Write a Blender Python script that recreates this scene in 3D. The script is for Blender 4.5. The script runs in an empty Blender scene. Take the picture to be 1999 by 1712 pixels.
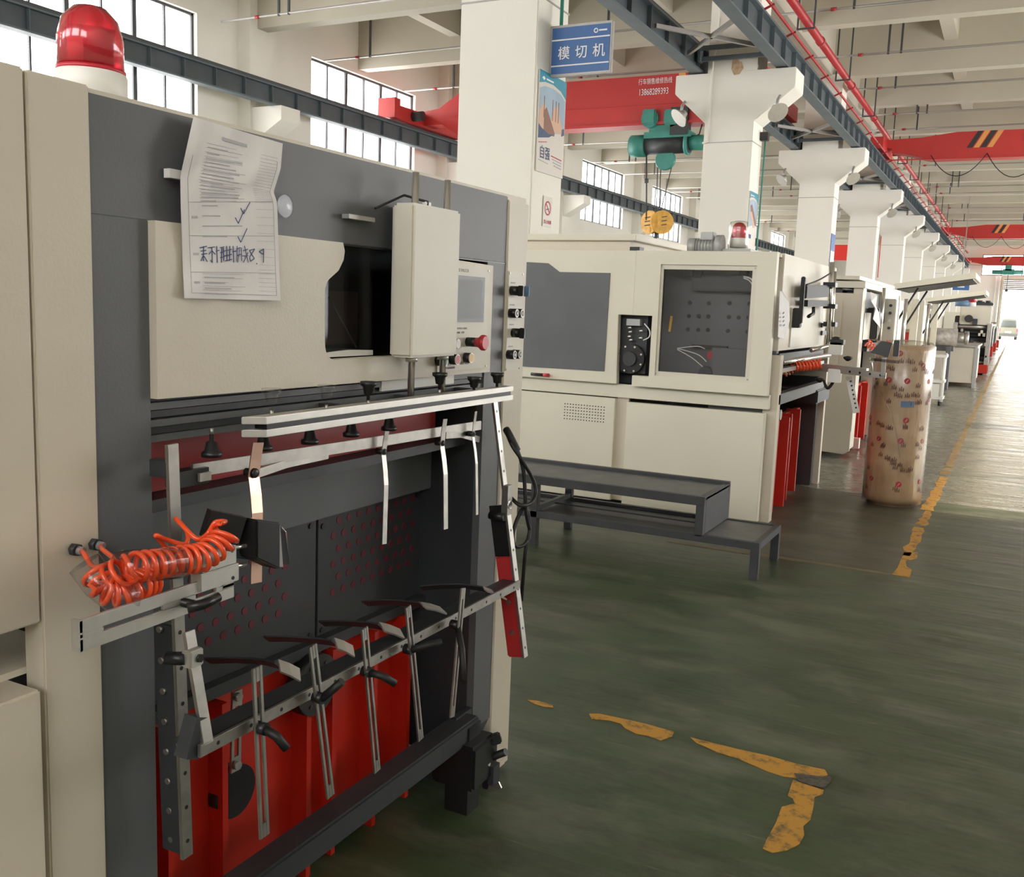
import bpy, bmesh, math, random
from mathutils import Vector, Matrix
random.seed(7)
C = bpy.context.scene.collection
sc = bpy.context.scene
PI = math.pi

# ------------------------------------------------------------------ camera
CAMZ, FPX, W, H = 1.55, 1880.0, 1999, 1712
YAW, PITCH, ROLL = math.radians(27.2), math.radians(7.95), math.radians(2.15)
fwd = Vector((-math.sin(YAW)*math.cos(PITCH), math.cos(YAW)*math.cos(PITCH), -math.sin(PITCH)))
rt0 = Vector((math.cos(YAW), math.sin(YAW), 0)); up0 = rt0.cross(fwd)
rt = math.cos(ROLL)*rt0 + math.sin(ROLL)*up0
up = -math.sin(ROLL)*rt0 + math.cos(ROLL)*up0
cam_d = bpy.data.cameras.new('camera'); cam = bpy.data.objects.new('camera', cam_d); C.objects.link(cam)
cam.matrix_world = Matrix(((rt.x, up.x, -fwd.x, 0), (rt.y, up.y, -fwd.y, 0), (rt.z, up.z, -fwd.z, CAMZ), (0, 0, 0, 1)))
cam_d.sensor_width = 36; cam_d.sensor_fit = 'HORIZONTAL'; cam_d.lens = 36*FPX/W
cam_d.clip_start = 0.05; cam_d.clip_end = 500
sc.camera = cam

# ------------------------------------------------------------------ light
wd = bpy.data.worlds.new('sky'); sc.world = wd; wd.use_nodes = True
nt = wd.node_tree; bg = nt.nodes['Background']
bg.inputs['Color'].default_value = (1.0, 0.97, 0.92, 1); bg.inputs['Strength'].default_value = 9.5
sd = bpy.data.lights.new('sun', 'SUN'); sd.energy = 9.5; sd.angle = math.radians(2.0); sd.color = (1, .86, .62)
sun = bpy.data.objects.new('sun', sd); C.objects.link(sun)
SUN_DIR = Vector((-0.80, -0.16, -0.462))       # light travels this way, in through the low openings of the right wall
sun.rotation_euler = SUN_DIR.to_track_quat('-Z', 'Y').to_euler(); sun.location = (20, 10, 20)
def portal(name, loc, rot, sx, sy):
    l = bpy.data.lights.new(name, 'AREA'); l.shape = 'RECTANGLE'; l.size = sx; l.size_y = sy; l.cycles.is_portal = True
    o = bpy.data.objects.new(name, l); C.objects.link(o); o.location = loc; o.rotation_euler = rot
vs = sc.view_settings; vs.view_transform = 'Standard'; vs.look = 'None'; vs.exposure = 0.15; vs.gamma = 1.0; vs.use_curve_mapping = False
cy = sc.cycles; cy.use_denoising = True; cy.max_bounces = 10; cy.diffuse_bounces = 6; cy.glossy_bounces = 4
cy.transparent_max_bounces = 12; cy.sample_clamp_indirect = 6; cy.caustics_reflective = False; cy.caustics_refractive = False

# ------------------------------------------------------------------ helpers
def ray(x, y): return fwd + (x-W/2)/FPX*rt - (y-H/2)/FPX*up
def at(x, y, X=None, Y=None, Z=None):
    """where a measured sight line meets a real plane of the hall"""
    d = ray(x, y); c = Vector((0, 0, CAMZ))
    t = X/d.x if X is not None else (Y/d.y if Y is not None else (Z-CAMZ)/d.z)
    return c + d*t

MATS = {}
def mat(name, col, rough=.5, metal=0, var=0.0, vscale=6, bump=0, bscale=60, coat=0, alpha=1, spec=.5, emit=None, trans=0):
    if name in MATS: return MATS[name]
    m = bpy.data.materials.new(name); m.use_nodes = True; t = m.node_tree; n = t.nodes; b = n['Principled BSDF']
    b.inputs['Base Color'].default_value = (*col, 1); b.inputs['Roughness'].default_value = rough
    b.inputs['Metallic'].default_value = metal; b.inputs['Coat Weight'].default_value = coat
    b.inputs['Alpha'].default_value = alpha; b.inputs['Specular IOR Level'].default_value = spec
    b.inputs['Transmission Weight'].default_value = trans
    tc = n.new('ShaderNodeTexCoord')
    if var:
        no = n.new('ShaderNodeTexNoise'); no.inputs['Scale'].default_value = vscale; no.inputs['Detail'].default_value = 6
        t.links.new(tc.outputs['Object'], no.inputs['Vector'])
        r = n.new('ShaderNodeValToRGB'); e = r.color_ramp.elements
        e[0].position = .3; e[1].position = .72
        e[0].color = (*[c*(1-var) for c in col], 1); e[1].color = (*[min(1, c*(1+var*.6)) for c in col], 1)
        t.links.new(no.outputs['Fac'], r.inputs['Fac']); t.links.new(r.outputs['Color'], b.inputs['Base Color'])
    if bump:
        n2 = n.new('ShaderNodeTexNoise'); n2.inputs['Scale'].default_value = bscale; n2.inputs['Detail'].default_value = 3
        t.links.new(tc.outputs['Object'], n2.inputs['Vector'])
        bu = n.new('ShaderNodeBump'); bu.inputs['Strength'].default_value = bump; bu.inputs['Distance'].default_value = .01
        t.links.new(n2.outputs['Fac'], bu.inputs['Height']); t.links.new(bu.outputs['Normal'], b.inputs['Normal'])
    if emit:
        b.inputs['Emission Color'].default_value = (*emit[:3], 1); b.inputs['Emission Strength'].default_value = emit[3]
    MATS[name] = m; return m

beige = mat('beige_paint', (.66, .595, .485), .42, var=.05, vscale=3, bump=.05, bscale=150)
beige2 = mat('beige_trim', (.66, .62, .52), .4, var=.03)
cream = mat('cream_paint', (.72, .68, .56), .4, var=.04, vscale=2)
dark = mat('charcoal_paint', (.112, .117, .124), .45, var=.12, vscale=3, bump=.04, bscale=180)
darker = mat('dark_frame', (.035, .038, .042), .45, var=.2, vscale=5)
black = mat('black_plastic', (.012, .012, .013), .35)
blackr = mat('black_rubber', (.01, .01, .01), .55)
steel = mat('brushed_steel', (.44, .42, .385), .42, 1, var=.18, vscale=25)
alu = mat('aluminium', (.60, .58, .54), .42, .75, var=.08, vscale=20)
chrome = mat('chrome', (.85, .82, .78), .22, .9)
copper = mat('copper_leaf', (.62, .40, .30), .28, 1, var=.15, vscale=12)
redp = mat('red_paint', (.50, .018, .006), .42, var=.12, vscale=4)
redb = mat('red_beam', (.46, .03, .03), .45, var=.1)
holem = mat('red_behind_hole', (.13, .010, .025), .5)
crane = mat('crane_red', (.54, .035, .032), .45, var=.08, vscale=1.5)
piper = mat('pipe_red', (.42, .03, .035), .45, var=.15)
green = mat('hoist_green', (.05, .27, .22), .4, var=.15, vscale=4)
yel = mat('hook_yellow', (.72, .38, .05), .45, var=.25, vscale=8)
girder = mat('girder_lit', (.115, .145, .165), .5, var=.15, vscale=2)  # lighter grey, light falling on the flanges is put into the colour
girder_d = mat('girder_shade', (.07, .085, .095), .55, var=.2, vscale=2)  # same steel painted darker for the unlit web
conc = mat('white_wash', (.84, .81, .74), .75, var=.035, vscale=.8, bump=.12, bscale=30)
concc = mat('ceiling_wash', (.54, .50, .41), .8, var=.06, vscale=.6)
greyc = mat('pipe_grey', (.42, .40, .38), .45, .4)
rodm = mat('hanger_dark', (.06, .065, .07), .5)
rubr = mat('orange_hose', (.95, .10, .025), .22, coat=.6)
white = mat('white_plastic', (.80, .79, .75), .35)
whitep = mat('white_paper', (.80, .77, .76), .6, bump=.25, bscale=14)
screen = mat('screen_grey', (.17, .18, .19), .45, var=.1)
redbtn = mat('red_button', (.55, .03, .05), .3); grnbtn = mat('green_button', (.04, .22, .12), .3); yelbtn = mat('yellow_button', (.75, .42, .05), .3)
blue = mat('sign_blue', (.045, .14, .38), .4, var=.05); bluem = mat('motor_blue', (.12, .2, .32), .5)
teal = mat('poster_teal', (.04, .30, .42), .4); skyp = mat('poster_sky', (.36, .48, .60), .4, var=.15, vscale=3)
brownp = mat('poster_brown', (.25, .12, .08), .5); tanp = mat('poster_tan', (.62, .40, .28), .5); navy = mat('poster_navy', (.04, .07, .16), .5)
posterw = mat('poster_white', (.66, .62, .57), .4)
ink = mat('ink_grey', (.16, .16, .19), .7); inkl = mat('ink_light', (.40, .39, .42), .7); inkb = mat('ink_blue', (.05, .07, .20), .6); inkr = mat('ink_red', (.45, .04, .06), .6)
whitet = mat('lettering_white', (.85, .85, .85), .5)
orangem = mat('stripe_orange', (.80, .35, .10), .5); blackst = mat('stripe_black', (.03, .03, .03), .5)
brightred = mat('banner_red', (.75, .03, .02), .6)
step_m = mat('step_grey', (.055, .058, .066), .42, var=.25, vscale=6)
step_t = mat('step_plate', (.13, .135, .14), .35, .3, var=.3, vscale=9, bump=.3, bscale=90)
motorg = mat('motor_grey', (.42, .43, .42), .45, .2)
carp = mat('car_paint', (.085, .09, .07), .35, coat=.4)
glassd = mat('car_glass', (.05, .06, .06), .1)
asphalt = mat('yard', (.55, .53, .48), .9, var=.1, vscale=.5)
paperb = None

def glass_mat(name, col, a, rough=.05):
    m = bpy.data.materials.new(name); m.use_nodes = True; t = m.node_tree; n = t.nodes; n.clear()
    o = n.new('ShaderNodeOutputMaterial'); mx = n.new('ShaderNodeMixShader'); tr = n.new('ShaderNodeBsdfTransparent'); g = n.new('ShaderNodeBsdfGlossy')
    tr.inputs['Color'].default_value = (*col, 1); g.inputs['Roughness'].default_value = rough
    lw = n.new('ShaderNodeLayerWeight'); lw.inputs['Blend'].default_value = .5
    fr = n.new('ShaderNodeMath'); fr.operation = 'POWER'; fr.inputs[1].default_value = 5; t.links.new(lw.outputs['Facing'], fr.inputs[0])
    ma = n.new('ShaderNodeMath'); ma.operation = 'ADD'; ma.inputs[1].default_value = a; ma.use_clamp = True
    t.links.new(fr.outputs[0], ma.inputs[0]); t.links.new(ma.outputs[0], mx.inputs[0]); t.links.new(tr.outputs[0], mx.inputs[1]); t.links.new(g.outputs[0], mx.inputs[2]); t.links.new(mx.outputs[0], o.inputs[0])
    return m
pane_m = glass_mat('window_glass', (.97, .98, 1), .0)
clear = glass_mat('clear_plastic', (.93, .93, .94), .04, .12)
tint = glass_mat('tinted_window', (.55, .57, .6), .02)
film = glass_mat('wrap_film', (.95, .94, .92), .10, .25)

def red_glass():
    m = bpy.data.materials.new('red_lens'); m.use_nodes = True; b = m.node_tree.nodes['Principled BSDF']
    b.inputs['Base Color'].default_value = (.95, .03, .06, 1); b.inputs['Roughness'].default_value = .18
    b.inputs['Transmission Weight'].default_value = .75; b.inputs['Coat Weight'].default_value = .8
    b.inputs['Emission Color'].default_value = (1, .05, .1, 1); b.inputs['Emission Strength'].default_value = .0
    return m
lens = red_glass()

def floor_mat():
    m = bpy.data.materials.new('epoxy_floor'); m.use_nodes = True; t = m.node_tree; n = t.nodes; L = t.links.new; b = n['Principled BSDF']
    tc = n.new('ShaderNodeTexCoord'); sp = n.new('ShaderNodeSeparateXYZ'); L(tc.outputs['Object'], sp.inputs[0])
    def mp(s):
        v = n.new('ShaderNodeMapping'); v.inputs['Scale'].default_value = s; L(tc.outputs['Object'], v.inputs[0]); return v
    def noise(s, sc_, det=6, rough=.6):
        q = n.new('ShaderNodeTexNoise'); q.inputs['Scale'].default_value = sc_; q.inputs['Detail'].default_value = det; q.inputs['Roughness'].default_value = rough
        L(mp(s).outputs[0], q.inputs['Vector']); return q
    def ramp(src, stops):
        r = n.new('ShaderNodeValToRGB'); e = r.color_ramp.elements
        while len(e) < len(stops): e.new(.5)
        for k, (p, c) in enumerate(stops): e[k].position = p; e[k].color = (*c, 1)
        L(src, r.inputs[0]); return r
    def mix(f, a, c, mode='MIX'):
        x = n.new('ShaderNodeMix'); x.data_type = 'RGBA'; x.blend_type = mode
        if isinstance(f, float): x.inputs[0].default_value = f
        else: L(f, x.inputs[0])
        L(a, x.inputs[6]); L(c, x.inputs[7]); return x.outputs[2]
    def math_(op, a, v=None, c=None):
        x = n.new('ShaderNodeMath'); x.operation = op; x.use_clamp = True
        L(a, x.inputs[0])
        if v is not None: x.inputs[1].default_value = v
        if c is not None: L(c, x.inputs[1])
        return x.outputs[0]
    big = noise((1, 1, 1), .55); base = ramp(big.outputs['Fac'], [(.30, (.038, .062, .030)), (.5, (.055, .080, .038)), (.72, (.085, .085, .056))])
    streak = noise((1.0, 2.6, 1), 1.5, 9, .72); wear = ramp(streak.outputs['Fac'], [(.47, (0, 0, 0)), (.72, (1, 1, 1))])
    wl = ramp(big.outputs['Fac'], [(0, (.21, .22, .165)), (1, (.25, .24, .19))])
    c1 = mix(math_('MULTIPLY', wear.outputs[0], .55), base.outputs[0], wl.outputs[0])
    dk = noise((1.1, 1.9, 1), 1.9, 9, .78); dr = ramp(dk.outputs['Fac'], [(.30, (.35, .33, .30)), (.52, (1, 1, 1))])
    c2 = mix(.8, c1, dr.outputs[0], 'MULTIPLY')
    sc1 = noise((.35, 9.0, 1), 2.2, 2, .5); s1 = ramp(sc1.outputs['Fac'], [(.695, (0, 0, 0)), (.705, (1, 1, 1)), (.715, (0, 0, 0))])
    c2 = mix(math_('MULTIPLY', s1.outputs[0], .45), c2, wl.outputs[0])
    # slabs cast at different times: brownish one beyond y 6.2, pale polished one beyond y 8.9
    g = n.new('ShaderNodeMath'); g.operation = 'GREATER_THAN'; L(sp.outputs[1], g.inputs[0]); g.inputs[1].default_value = 6.22
    lx = n.new('ShaderNodeMath'); lx.operation = 'LESS_THAN'; L(sp.outputs[0], lx.inputs[0]); lx.inputs[1].default_value = -.5
    slab = math_('MULTIPLY', g.outputs[0], None, lx.outputs[0]); slab = math_('MULTIPLY', slab, .6)
    br = ramp(dk.outputs['Fac'], [(.3, (.055, .05, .035)), (.7, (.10, .088, .065))])
    c3 = mix(slab, c2, br.outputs[0])
    g2 = n.new('ShaderNodeMath'); g2.operation = 'GREATER_THAN'; L(sp.outputs[1], g2.inputs[0]); g2.inputs[1].default_value = 8.9
    pale = ramp(streak.outputs['Fac'], [(.35, (.15, .15, .115)), (.65, (.27, .26, .21))])
    c4 = mix(math_('MULTIPLY', g2.outputs[0], .8), c3, pale.outputs[0])
    # joints between slabs
    for val in (8.9, 6.22, 16.4, 24.4):
        d = n.new('ShaderNodeMath'); d.operation = 'COMPARE'; L(sp.outputs[1], d.inputs[0]); d.inputs[1].default_value = val; d.inputs[2].default_value = .008
        j = ramp(big.outputs['Fac'], [(0, (.02, .022, .018)), (1, (.03, .03, .02))])
        c4 = mix(math_('MULTIPLY', d.outputs[0], .8), c4, j.outputs[0])
    L(c4, b.inputs['Base Color'])
    rr = n.new('ShaderNodeMapRange'); L(streak.outputs['Fac'], rr.inputs[0]); rr.inputs[1].default_value = .3; rr.inputs[2].default_value = .7; rr.inputs[3].default_value = .30; rr.inputs[4].default_value = .52
    r2 = n.new('ShaderNodeMath'); r2.operation = 'SUBTRACT'; L(rr.outputs[0], r2.inputs[0]); L(math_('MULTIPLY', g2.outputs[0], .14), r2.inputs[1])
    L(r2.outputs[0], b.inputs['Roughness'])
    bw = noise((.7, 3.2, 1), 1.5, 3); bu = n.new('ShaderNodeBump'); bu.inputs['Strength'].default_value = .30; bu.inputs['Distance'].default_value = .02
    L(bw.outputs['Fac'], bu.inputs['Height']); L(bu.outputs['Normal'], b.inputs['Normal'])
    return m

def worn_yellow():
    m = bpy.data.materials.new('worn_yellow_paint'); m.use_nodes = True; t = m.node_tree; n = t.nodes; L = t.links.new; b = n['Principled BSDF']
    tc = n.new('ShaderNodeTexCoord'); q = n.new('ShaderNodeTexNoise'); q.inputs['Scale'].default_value = 14; q.inputs['Detail'].default_value = 8; q.inputs['Roughness'].default_value = .7
    L(tc.outputs['Object'], q.inputs['Vector']); r = n.new('ShaderNodeValToRGB'); e = r.color_ramp.elements
    e[0].position = .36; e[0].color = (.12, .09, .04, 1); e[1].position = .5; e[1].color = (.52, .26, .035, 1); L(q.outputs['Fac'], r.inputs[0]); L(r.outputs[0], b.inputs['Base Color'])
    b.inputs['Roughness'].default_value = .6; return m
yline = worn_yellow(); fadel = mat('faded_lane', (.30, .20, .085), .6, var=.45, vscale=9)

def wrap_mat():
    m = bpy.data.materials.new('printed_kraft'); m.use_nodes = True; t = m.node_tree; n = t.nodes; L = t.links.new; b = n['Principled BSDF']
    tc = n.new('ShaderNodeTexCoord'); q = n.new('ShaderNodeTexNoise'); q.inputs['Scale'].default_value = 5; q.inputs['Detail'].default_value = 6
    L(tc.outputs['Object'], q.inputs['Vector']); r = n.new('ShaderNodeValToRGB'); e = r.color_ramp.elements
    e[0].position = .3; e[0].color = (.42, .27, .15, 1); e[1].position = .7; e[1].color = (.66, .46, .29, 1)
    L(q.outputs['Fac'], r.inputs[0]); L(r.outputs[0], b.inputs['Base Color']); b.inputs['Roughness'].default_value = .35; b.inputs['Coat Weight'].default_value = .5; b.inputs['Coat Roughness'].default_value = .2
    q2 = n.new('ShaderNodeTexNoise'); mp = n.new('ShaderNodeMapping'); mp.inputs['Scale'].default_value = (6, 6, 1.6); L(tc.outputs['Object'], mp.inputs[0]); L(mp.outputs[0], q2.inputs['Vector']); q2.inputs['Scale'].default_value = 2
    bu = n.new('ShaderNodeBump'); bu.inputs['Strength'].default_value = .6; bu.inputs['Distance'].default_value = .03; L(q2.outputs['Fac'], bu.inputs['Height']); L(bu.outputs['Normal'], b.inputs['Normal']); L(bu.outputs['Normal'], b.inputs['Coat Normal'])
    return m
kraft = wrap_mat(); printb = mat('print_brown', (.16, .07, .045), .5)

class MB:
    def __init__(s): s.v = []; s.f = []; s.sm = []
    def add(s, vs, fs, smooth=False):
        o = len(s.v); s.v += [tuple(v) for v in vs]; s.f += [tuple(i+o for i in f) for f in fs]; s.sm += [smooth]*len(fs); return s
    def box(s, x0, x1, y0, y1, z0, z1):
        x0, x1 = sorted((x0, x1)); y0, y1 = sorted((y0, y1)); z0, z1 = sorted((z0, z1))
        return s.add([(x0, y0, z0), (x1, y0, z0), (x1, y1, z0), (x0, y1, z0), (x0, y0, z1), (x1, y0, z1), (x1, y1, z1), (x0, y1, z1)],
                     [(0, 3, 2, 1), (4, 5, 6, 7), (0, 1, 5, 4), (1, 2, 6, 5), (2, 3, 7, 6), (3, 0, 4, 7)])
    def bar(s, p, q, w, t, side=None):
        """rectangular bar from p to q; w across 'side' direction, t across the third"""
        p, q = Vector(p), Vector(q); d = (q-p).normalized()
        side = Vector(side) if side is not None else (Vector((0, 0, 1)) if abs(d.z) < .9 else Vector((0, 1, 0)))
        a = (side - d*side.dot(d)).normalized(); b = d.cross(a)
        a = a*w/2; b = b*t/2; vs = [p-a-b, p+a-b, p+a+b, p-a+b, q-a-b, q+a-b, q+a+b, q-a+b]
        return s.add(vs, [(0, 3, 2, 1), (4, 5, 6, 7), (0, 1, 5, 4), (1, 2, 6, 5), (2, 3, 7, 6), (3, 0, 4, 7)])
    def cyl(s, p, q, r, r2=None, n=16, cap=True):
        p, q = Vector(p), Vector(q); d = (q-p).normalized(); r2 = r if r2 is None else r2
        a = d.orthogonal().normalized(); b = d.cross(a); vs = []
        for c, rr in ((p, r), (q, r2)):
            for k in range(n):
                t = 2*PI*k/n; vs.append(c + a*math.cos(t)*rr + b*math.sin(t)*rr)
        s.add(vs, [(k, (k+1) % n, n+(k+1) % n, n+k) for k in range(n)], True)
        if cap: s.add(vs, [tuple(range(n-1, -1, -1)), tuple(range(n, 2*n))])
        return s
    def tube(s, pts, r, n=8):
        pts = [Vector(p) for p in pts]; d = (pts[1]-pts[0]).normalized(); a = d.orthogonal().normalized(); vs = []
        for i, p in enumerate(pts):
            e = (pts[min(i+1, len(pts)-1)] - pts[max(i-1, 0)]).normalized()
            a = (a - e*a.dot(e)).normalized(); b = e.cross(a)
            for k in range(n):
                t = 2*PI*k/n; vs.append(p + a*math.cos(t)*r + b*math.sin(t)*r)
        fs = []
        for i in range(len(pts)-1):
            for k in range(n): fs.append((i*n+k, i*n+(k+1) % n, (i+1)*n+(k+1) % n, (i+1)*n+k))
        m = len(pts)-1; s.add(vs, fs, True); s.add(vs, [tuple(range(n-1, -1, -1)), tuple(range(m*n, m*n+n))]); return s
    def lathe(s, c, prof, n=24, axis='Z'):
        c = Vector(c); vs = []
        for (r, h) in prof:
            for k in range(n):
                t = 2*PI*k/n; x, y = r*math.cos(t), r*math.sin(t)
                vs.append(c + (Vector((x, y, h)) if axis == 'Z' else Vector((h, x, y)) if axis == 'X' else Vector((x, h, y))))
        fs = []
        for i in range(len(prof)-1):
            for k in range(n): fs.append((i*n+k, i*n+(k+1) % n, (i+1)*n+(k+1) % n, (i+1)*n+k))
        m = len(prof)-1; s.add(vs, fs, True); s.add(vs, [tuple(range(n-1, -1, -1)), tuple(range(m*n, m*n+n))]); return s
    def prism(s, poly, axis, a, b):
        """poly = 2D outline; axis X: (y,z); Y: (x,z); Z: (x,y)"""
        def P(u, v, w): return (w, u, v) if axis == 'X' else ((u, w, v) if axis == 'Y' else (u, v, w))
        n = len(poly); vs = [P(u, v, a) for u, v in poly] + [P(u, v, b) for u, v in poly]
        return s.add(vs, [tuple(range(n)), tuple(range(2*n-1, n-1, -1))] + [(k, k+n, (k+1) % n+n, (k+1) % n) for k in range(n)])
    def ring(s, outer, holes_poly, axis, a, b):
        """plate with one hole; outer and hole outlines have the same count"""
        def P(u, v, w): return (w, u, v) if axis == 'X' else ((u, w, v) if axis == 'Y' else (u, v, w))
        n = len(outer); h = holes_poly
        vs = [P(*p, a) for p in outer] + [P(*p, a) for p in h] + [P(*p, b) for p in outer] + [P(*p, b) for p in h]; fs = []
        for k in range(n):
            j = (k+1) % n
            fs += [(k, j, n+j, n+k), (2*n+k, 3*n+k, 3*n+j, 2*n+j), (k, 2*n+k, 2*n+j, j), (n+k, n+j, 3*n+j, 3*n+k)]
        return s.add(vs, fs)
    def slotbar(s, p, q, w, t, slot, side, endpad=.02, facing=None):
        """flat bar with a long slot (two rails and two ends)"""
        p, q = Vector(p), Vector(q); d = (q-p).normalized(); a = Vector(side); a = (a-d*a.dot(d)).normalized(); r = (w-slot)/2
        off = a*(slot/2+r/2)
        s.bar(p-off, q-off, r, t, a); s.bar(p+off, q+off, r, t, a)
        s.bar(p, p+d*endpad, slot, t, a); s.bar(q-d*endpad, q, slot, t, a); return s
    def build(s, name, m, parent=None, bevel=0, label=None, kind=None, loc=None, seg=2):
        me = bpy.data.meshes.new(name); vs = [Vector(v) for v in s.v]
        if parent is not None: o0 = ORG[parent.name]
        elif loc is not None: o0 = Vector(loc)
        else:
            o0 = Vector(((min(v.x for v in vs)+max(v.x for v in vs))/2, (min(v.y for v in vs)+max(v.y for v in vs))/2, min(v.z for v in vs)))
        me.from_pydata([v-o0 for v in vs], [], s.f)
        me.polygons.foreach_set('use_smooth', s.sm); me.materials.append(m); me.validate()
        bm = bmesh.new(); bm.from_mesh(me)
        if any(s.sm): bmesh.ops.remove_doubles(bm, verts=bm.verts, dist=1e-5)
        bmesh.ops.recalc_face_normals(bm, faces=bm.faces)
        if bevel: bmesh.ops.bevel(bm, geom=[e for e in bm.edges if e.calc_face_angle(0) > .5], offset=bevel, segments=seg, affect='EDGES', clamp_overlap=True)
        bm.to_mesh(me); bm.free()
        o = bpy.data.objects.new(name, me); C.objects.link(o)
        if parent is not None: o.parent = parent
        else: o.location = o0
        ORG[o.name] = o0
        if label: o['label'] = label
        if kind: o['kind'] = kind
        return o
ORG = {}
def thing(name, label, cat, loc, group=None, kind=None):
    o = bpy.data.objects.new(name, None); C.objects.link(o); o.location = loc; o.empty_display_size = .1
    ORG[o.name] = Vector(loc); o['label'] = label
    if cat: o['category'] = cat
    if group: o['group'] = group
    if kind: o['kind'] = kind
    return o
def subthing(name, parent, loc, label=None):
    o = bpy.data.objects.new(name, None); C.objects.link(o); o.parent = parent; o.location = Vector(loc)-ORG[parent.name]; o.empty_display_size = .05
    ORG[o.name] = Vector(loc)
    if label: o['label'] = label
    return o
def tag(o, label, cat, group=None):
    o['label'] = label; o['category'] = cat
    if group: o['group'] = group
    return o
def struct(o, label=None):
    o['kind'] = 'structure'
    if label: o['label'] = label
    return o
def B(*a): return MB().box(*a)
def shared(src, off, parent, name=None):
    """another piece with the same mesh, moved by off"""
    o = bpy.data.objects.new(name or src.name.split('.')[0], src.data); C.objects.link(o); o.parent = parent
    o.location = src.location + Vector(off); return o
def text(name, body, m, parent, origin, xdir, ydir, size, depth=.0005, align='LEFT', label=None, sx=1.0, bold=0):
    cu = bpy.data.curves.new(name, 'FONT'); cu.offset = bold; cu.body = body; cu.size = size; cu.extrude = depth; cu.align_x = align
    to = bpy.data.objects.new(name, cu); C.objects.link(to); bpy.context.view_layer.update()
    me = bpy.data.meshes.new_from_object(to.evaluated_get(bpy.context.evaluated_depsgraph_get()))
    bpy.data.objects.remove(to); me.name = name
    x = Vector(xdir).normalized(); y = Vector(ydir).normalized(); z = x.cross(y); og = Vector(origin) - ORG[parent.name]
    for v in me.vertices: v.co = og + x*v.co.x*sx + y*v.co.y + z*v.co.z
    me.materials.clear(); me.materials.append(m)
    o = bpy.data.objects.new(name, me); C.objects.link(o); o.parent = parent
    ORG[o.name] = ORG[parent.name]
    if label: o['label'] = label
    return o
def mean(pts): return sum(pts, Vector())/len(pts)

# ------------------------------------------------------------------ hall
XW, XE, YB, YE, ZC = -15.2, 6.4, -7.0, 84.0, 8.5
o = struct(B(XW-.3, XE+.3, YB-.3, YE+.3, -.2, 0).build('floor', floor_mat(), loc=(0, 0, 0)), 'worn green and brown painted concrete floor')
o2 = struct(B(-60, 60, YE+.3, 170, -.25, -.02).build('ground', asphalt), 'pale sunlit yard outside the far door')
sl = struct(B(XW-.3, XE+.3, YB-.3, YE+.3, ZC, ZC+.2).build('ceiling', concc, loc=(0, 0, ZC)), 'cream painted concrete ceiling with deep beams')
COLY = [8.23+8*k for k in range(-1, 10)]
for k in range(-1, 20):
    y = 8.56+4*k; main = k % 2 == 0
    if y > YE-.3: continue
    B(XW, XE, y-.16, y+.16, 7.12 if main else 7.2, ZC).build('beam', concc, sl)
for x in (-12.4, -9.8, -7.2, -4.53, -1.9, .8, 3.5):
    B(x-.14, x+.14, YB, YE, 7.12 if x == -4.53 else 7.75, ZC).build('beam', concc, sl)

def window(idx, side, y0, y1, z0, z1, ncol, rows, label):
    x = XW if side == 'l' else XE; s = -1 if side == 'l' else 1
    t = thing('window_%d' % idx, label, None, (x+s*.15, (y0+y1)/2, z0), kind='structure')
    fx0, fx1 = x+s*.10, x+s*.15
    f = MB(); w = .05
    f.box(fx0, fx1, y0, y1, z0, z0+w).box(fx0, fx1, y0, y1, z1-w, z1).box(fx0, fx1, y0, y0+w, z0, z1).box(fx0, fx1, y1-w, y1, z0, z1)
    fr = f.build('window_frame', rodm, t)
    zs = [z0+w] + [z0+(z1-z0)*r for r in rows] + [z1-w]
    for r in rows:
        zz = z0+(z1-z0)*r; B(fx0, fx1, y0+w, y1-w, zz-.02, zz+.02).build('transom', rodm, t)
    dy = (y1-y0)/ncol
    for c in range(1, ncol):
        ww = .045 if c % 2 == 0 else .018
        B(fx0, fx1, y0+dy*c-ww, y0+dy*c+ww, z0+w, z1-w).build('mullion', rodm, t)
    for c in range(ncol):
        for r in range(len(zs)-1):
            MB().box(x+s*.12, x+s*.125, y0+dy*c+.02, y0+dy*(c+1)-.02, zs[r]+.01, zs[r+1]-.01).build('pane', pane_m, t)
    rot = (0, PI/2, 0) if side == 'l' else (0, -PI/2, 0)
    portal('window_light', (x+s*.32, (y0+y1)/2, (z0+z1)/2), (0, -PI/2, 0) if side == 'l' else (0, PI/2, 0), z1-z0, y1-y0)

RSPANS = [(9.7+8*k, 16.9+8*k) for k in range(0, 9)]
def side_wall(side, spans, rows):
    """wall with openings: spans = list of (y0,y1); rows = list of (z0,z1)"""
    x0, x1 = (XW-.3, XW) if side == 'l' else (XE, XE+.3); m = MB(); zlast = 0
    for z0, z1 in rows:
        m.box(x0, x1, YB, YE, zlast, z0); y = YB
        for a, b in spans:
            m.box(x0, x1, y, a, z0, z1); y = b
        m.box(x0, x1, y, YE, z0, z1); zlast = z1
    m.box(x0, x1, YB, YE, zlast, ZC); return m
spans = [(10.6+8*k, 15.03+8*k) for k in range(-2, 9)]
rows = [(1.0, 3.9), (4.85, 7.1)]  # lower window row is added to let in more daylight
struct(side_wall('l', spans, rows).build('wall_left', conc), 'white washed left wall with tall steel windows')
struct(side_wall('r', RSPANS, [(.9, 4.1)]).build('wall_right', conc), 'right wall of the hall')
BX = [(-13.6, -9.8), (-8.6, -4.8), (-3.6, .2), (1.4, 5.2)]; BZ0, BZ1 = 3.9, 7.0
m = MB().box(XW, XE, YB-.3, YB, 0, BZ0).box(XW, XE, YB-.3, YB, BZ1, ZC); xx = XW
for a, b in BX: m.box(xx, a, YB-.3, YB, BZ0, BZ1); xx = b
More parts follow.
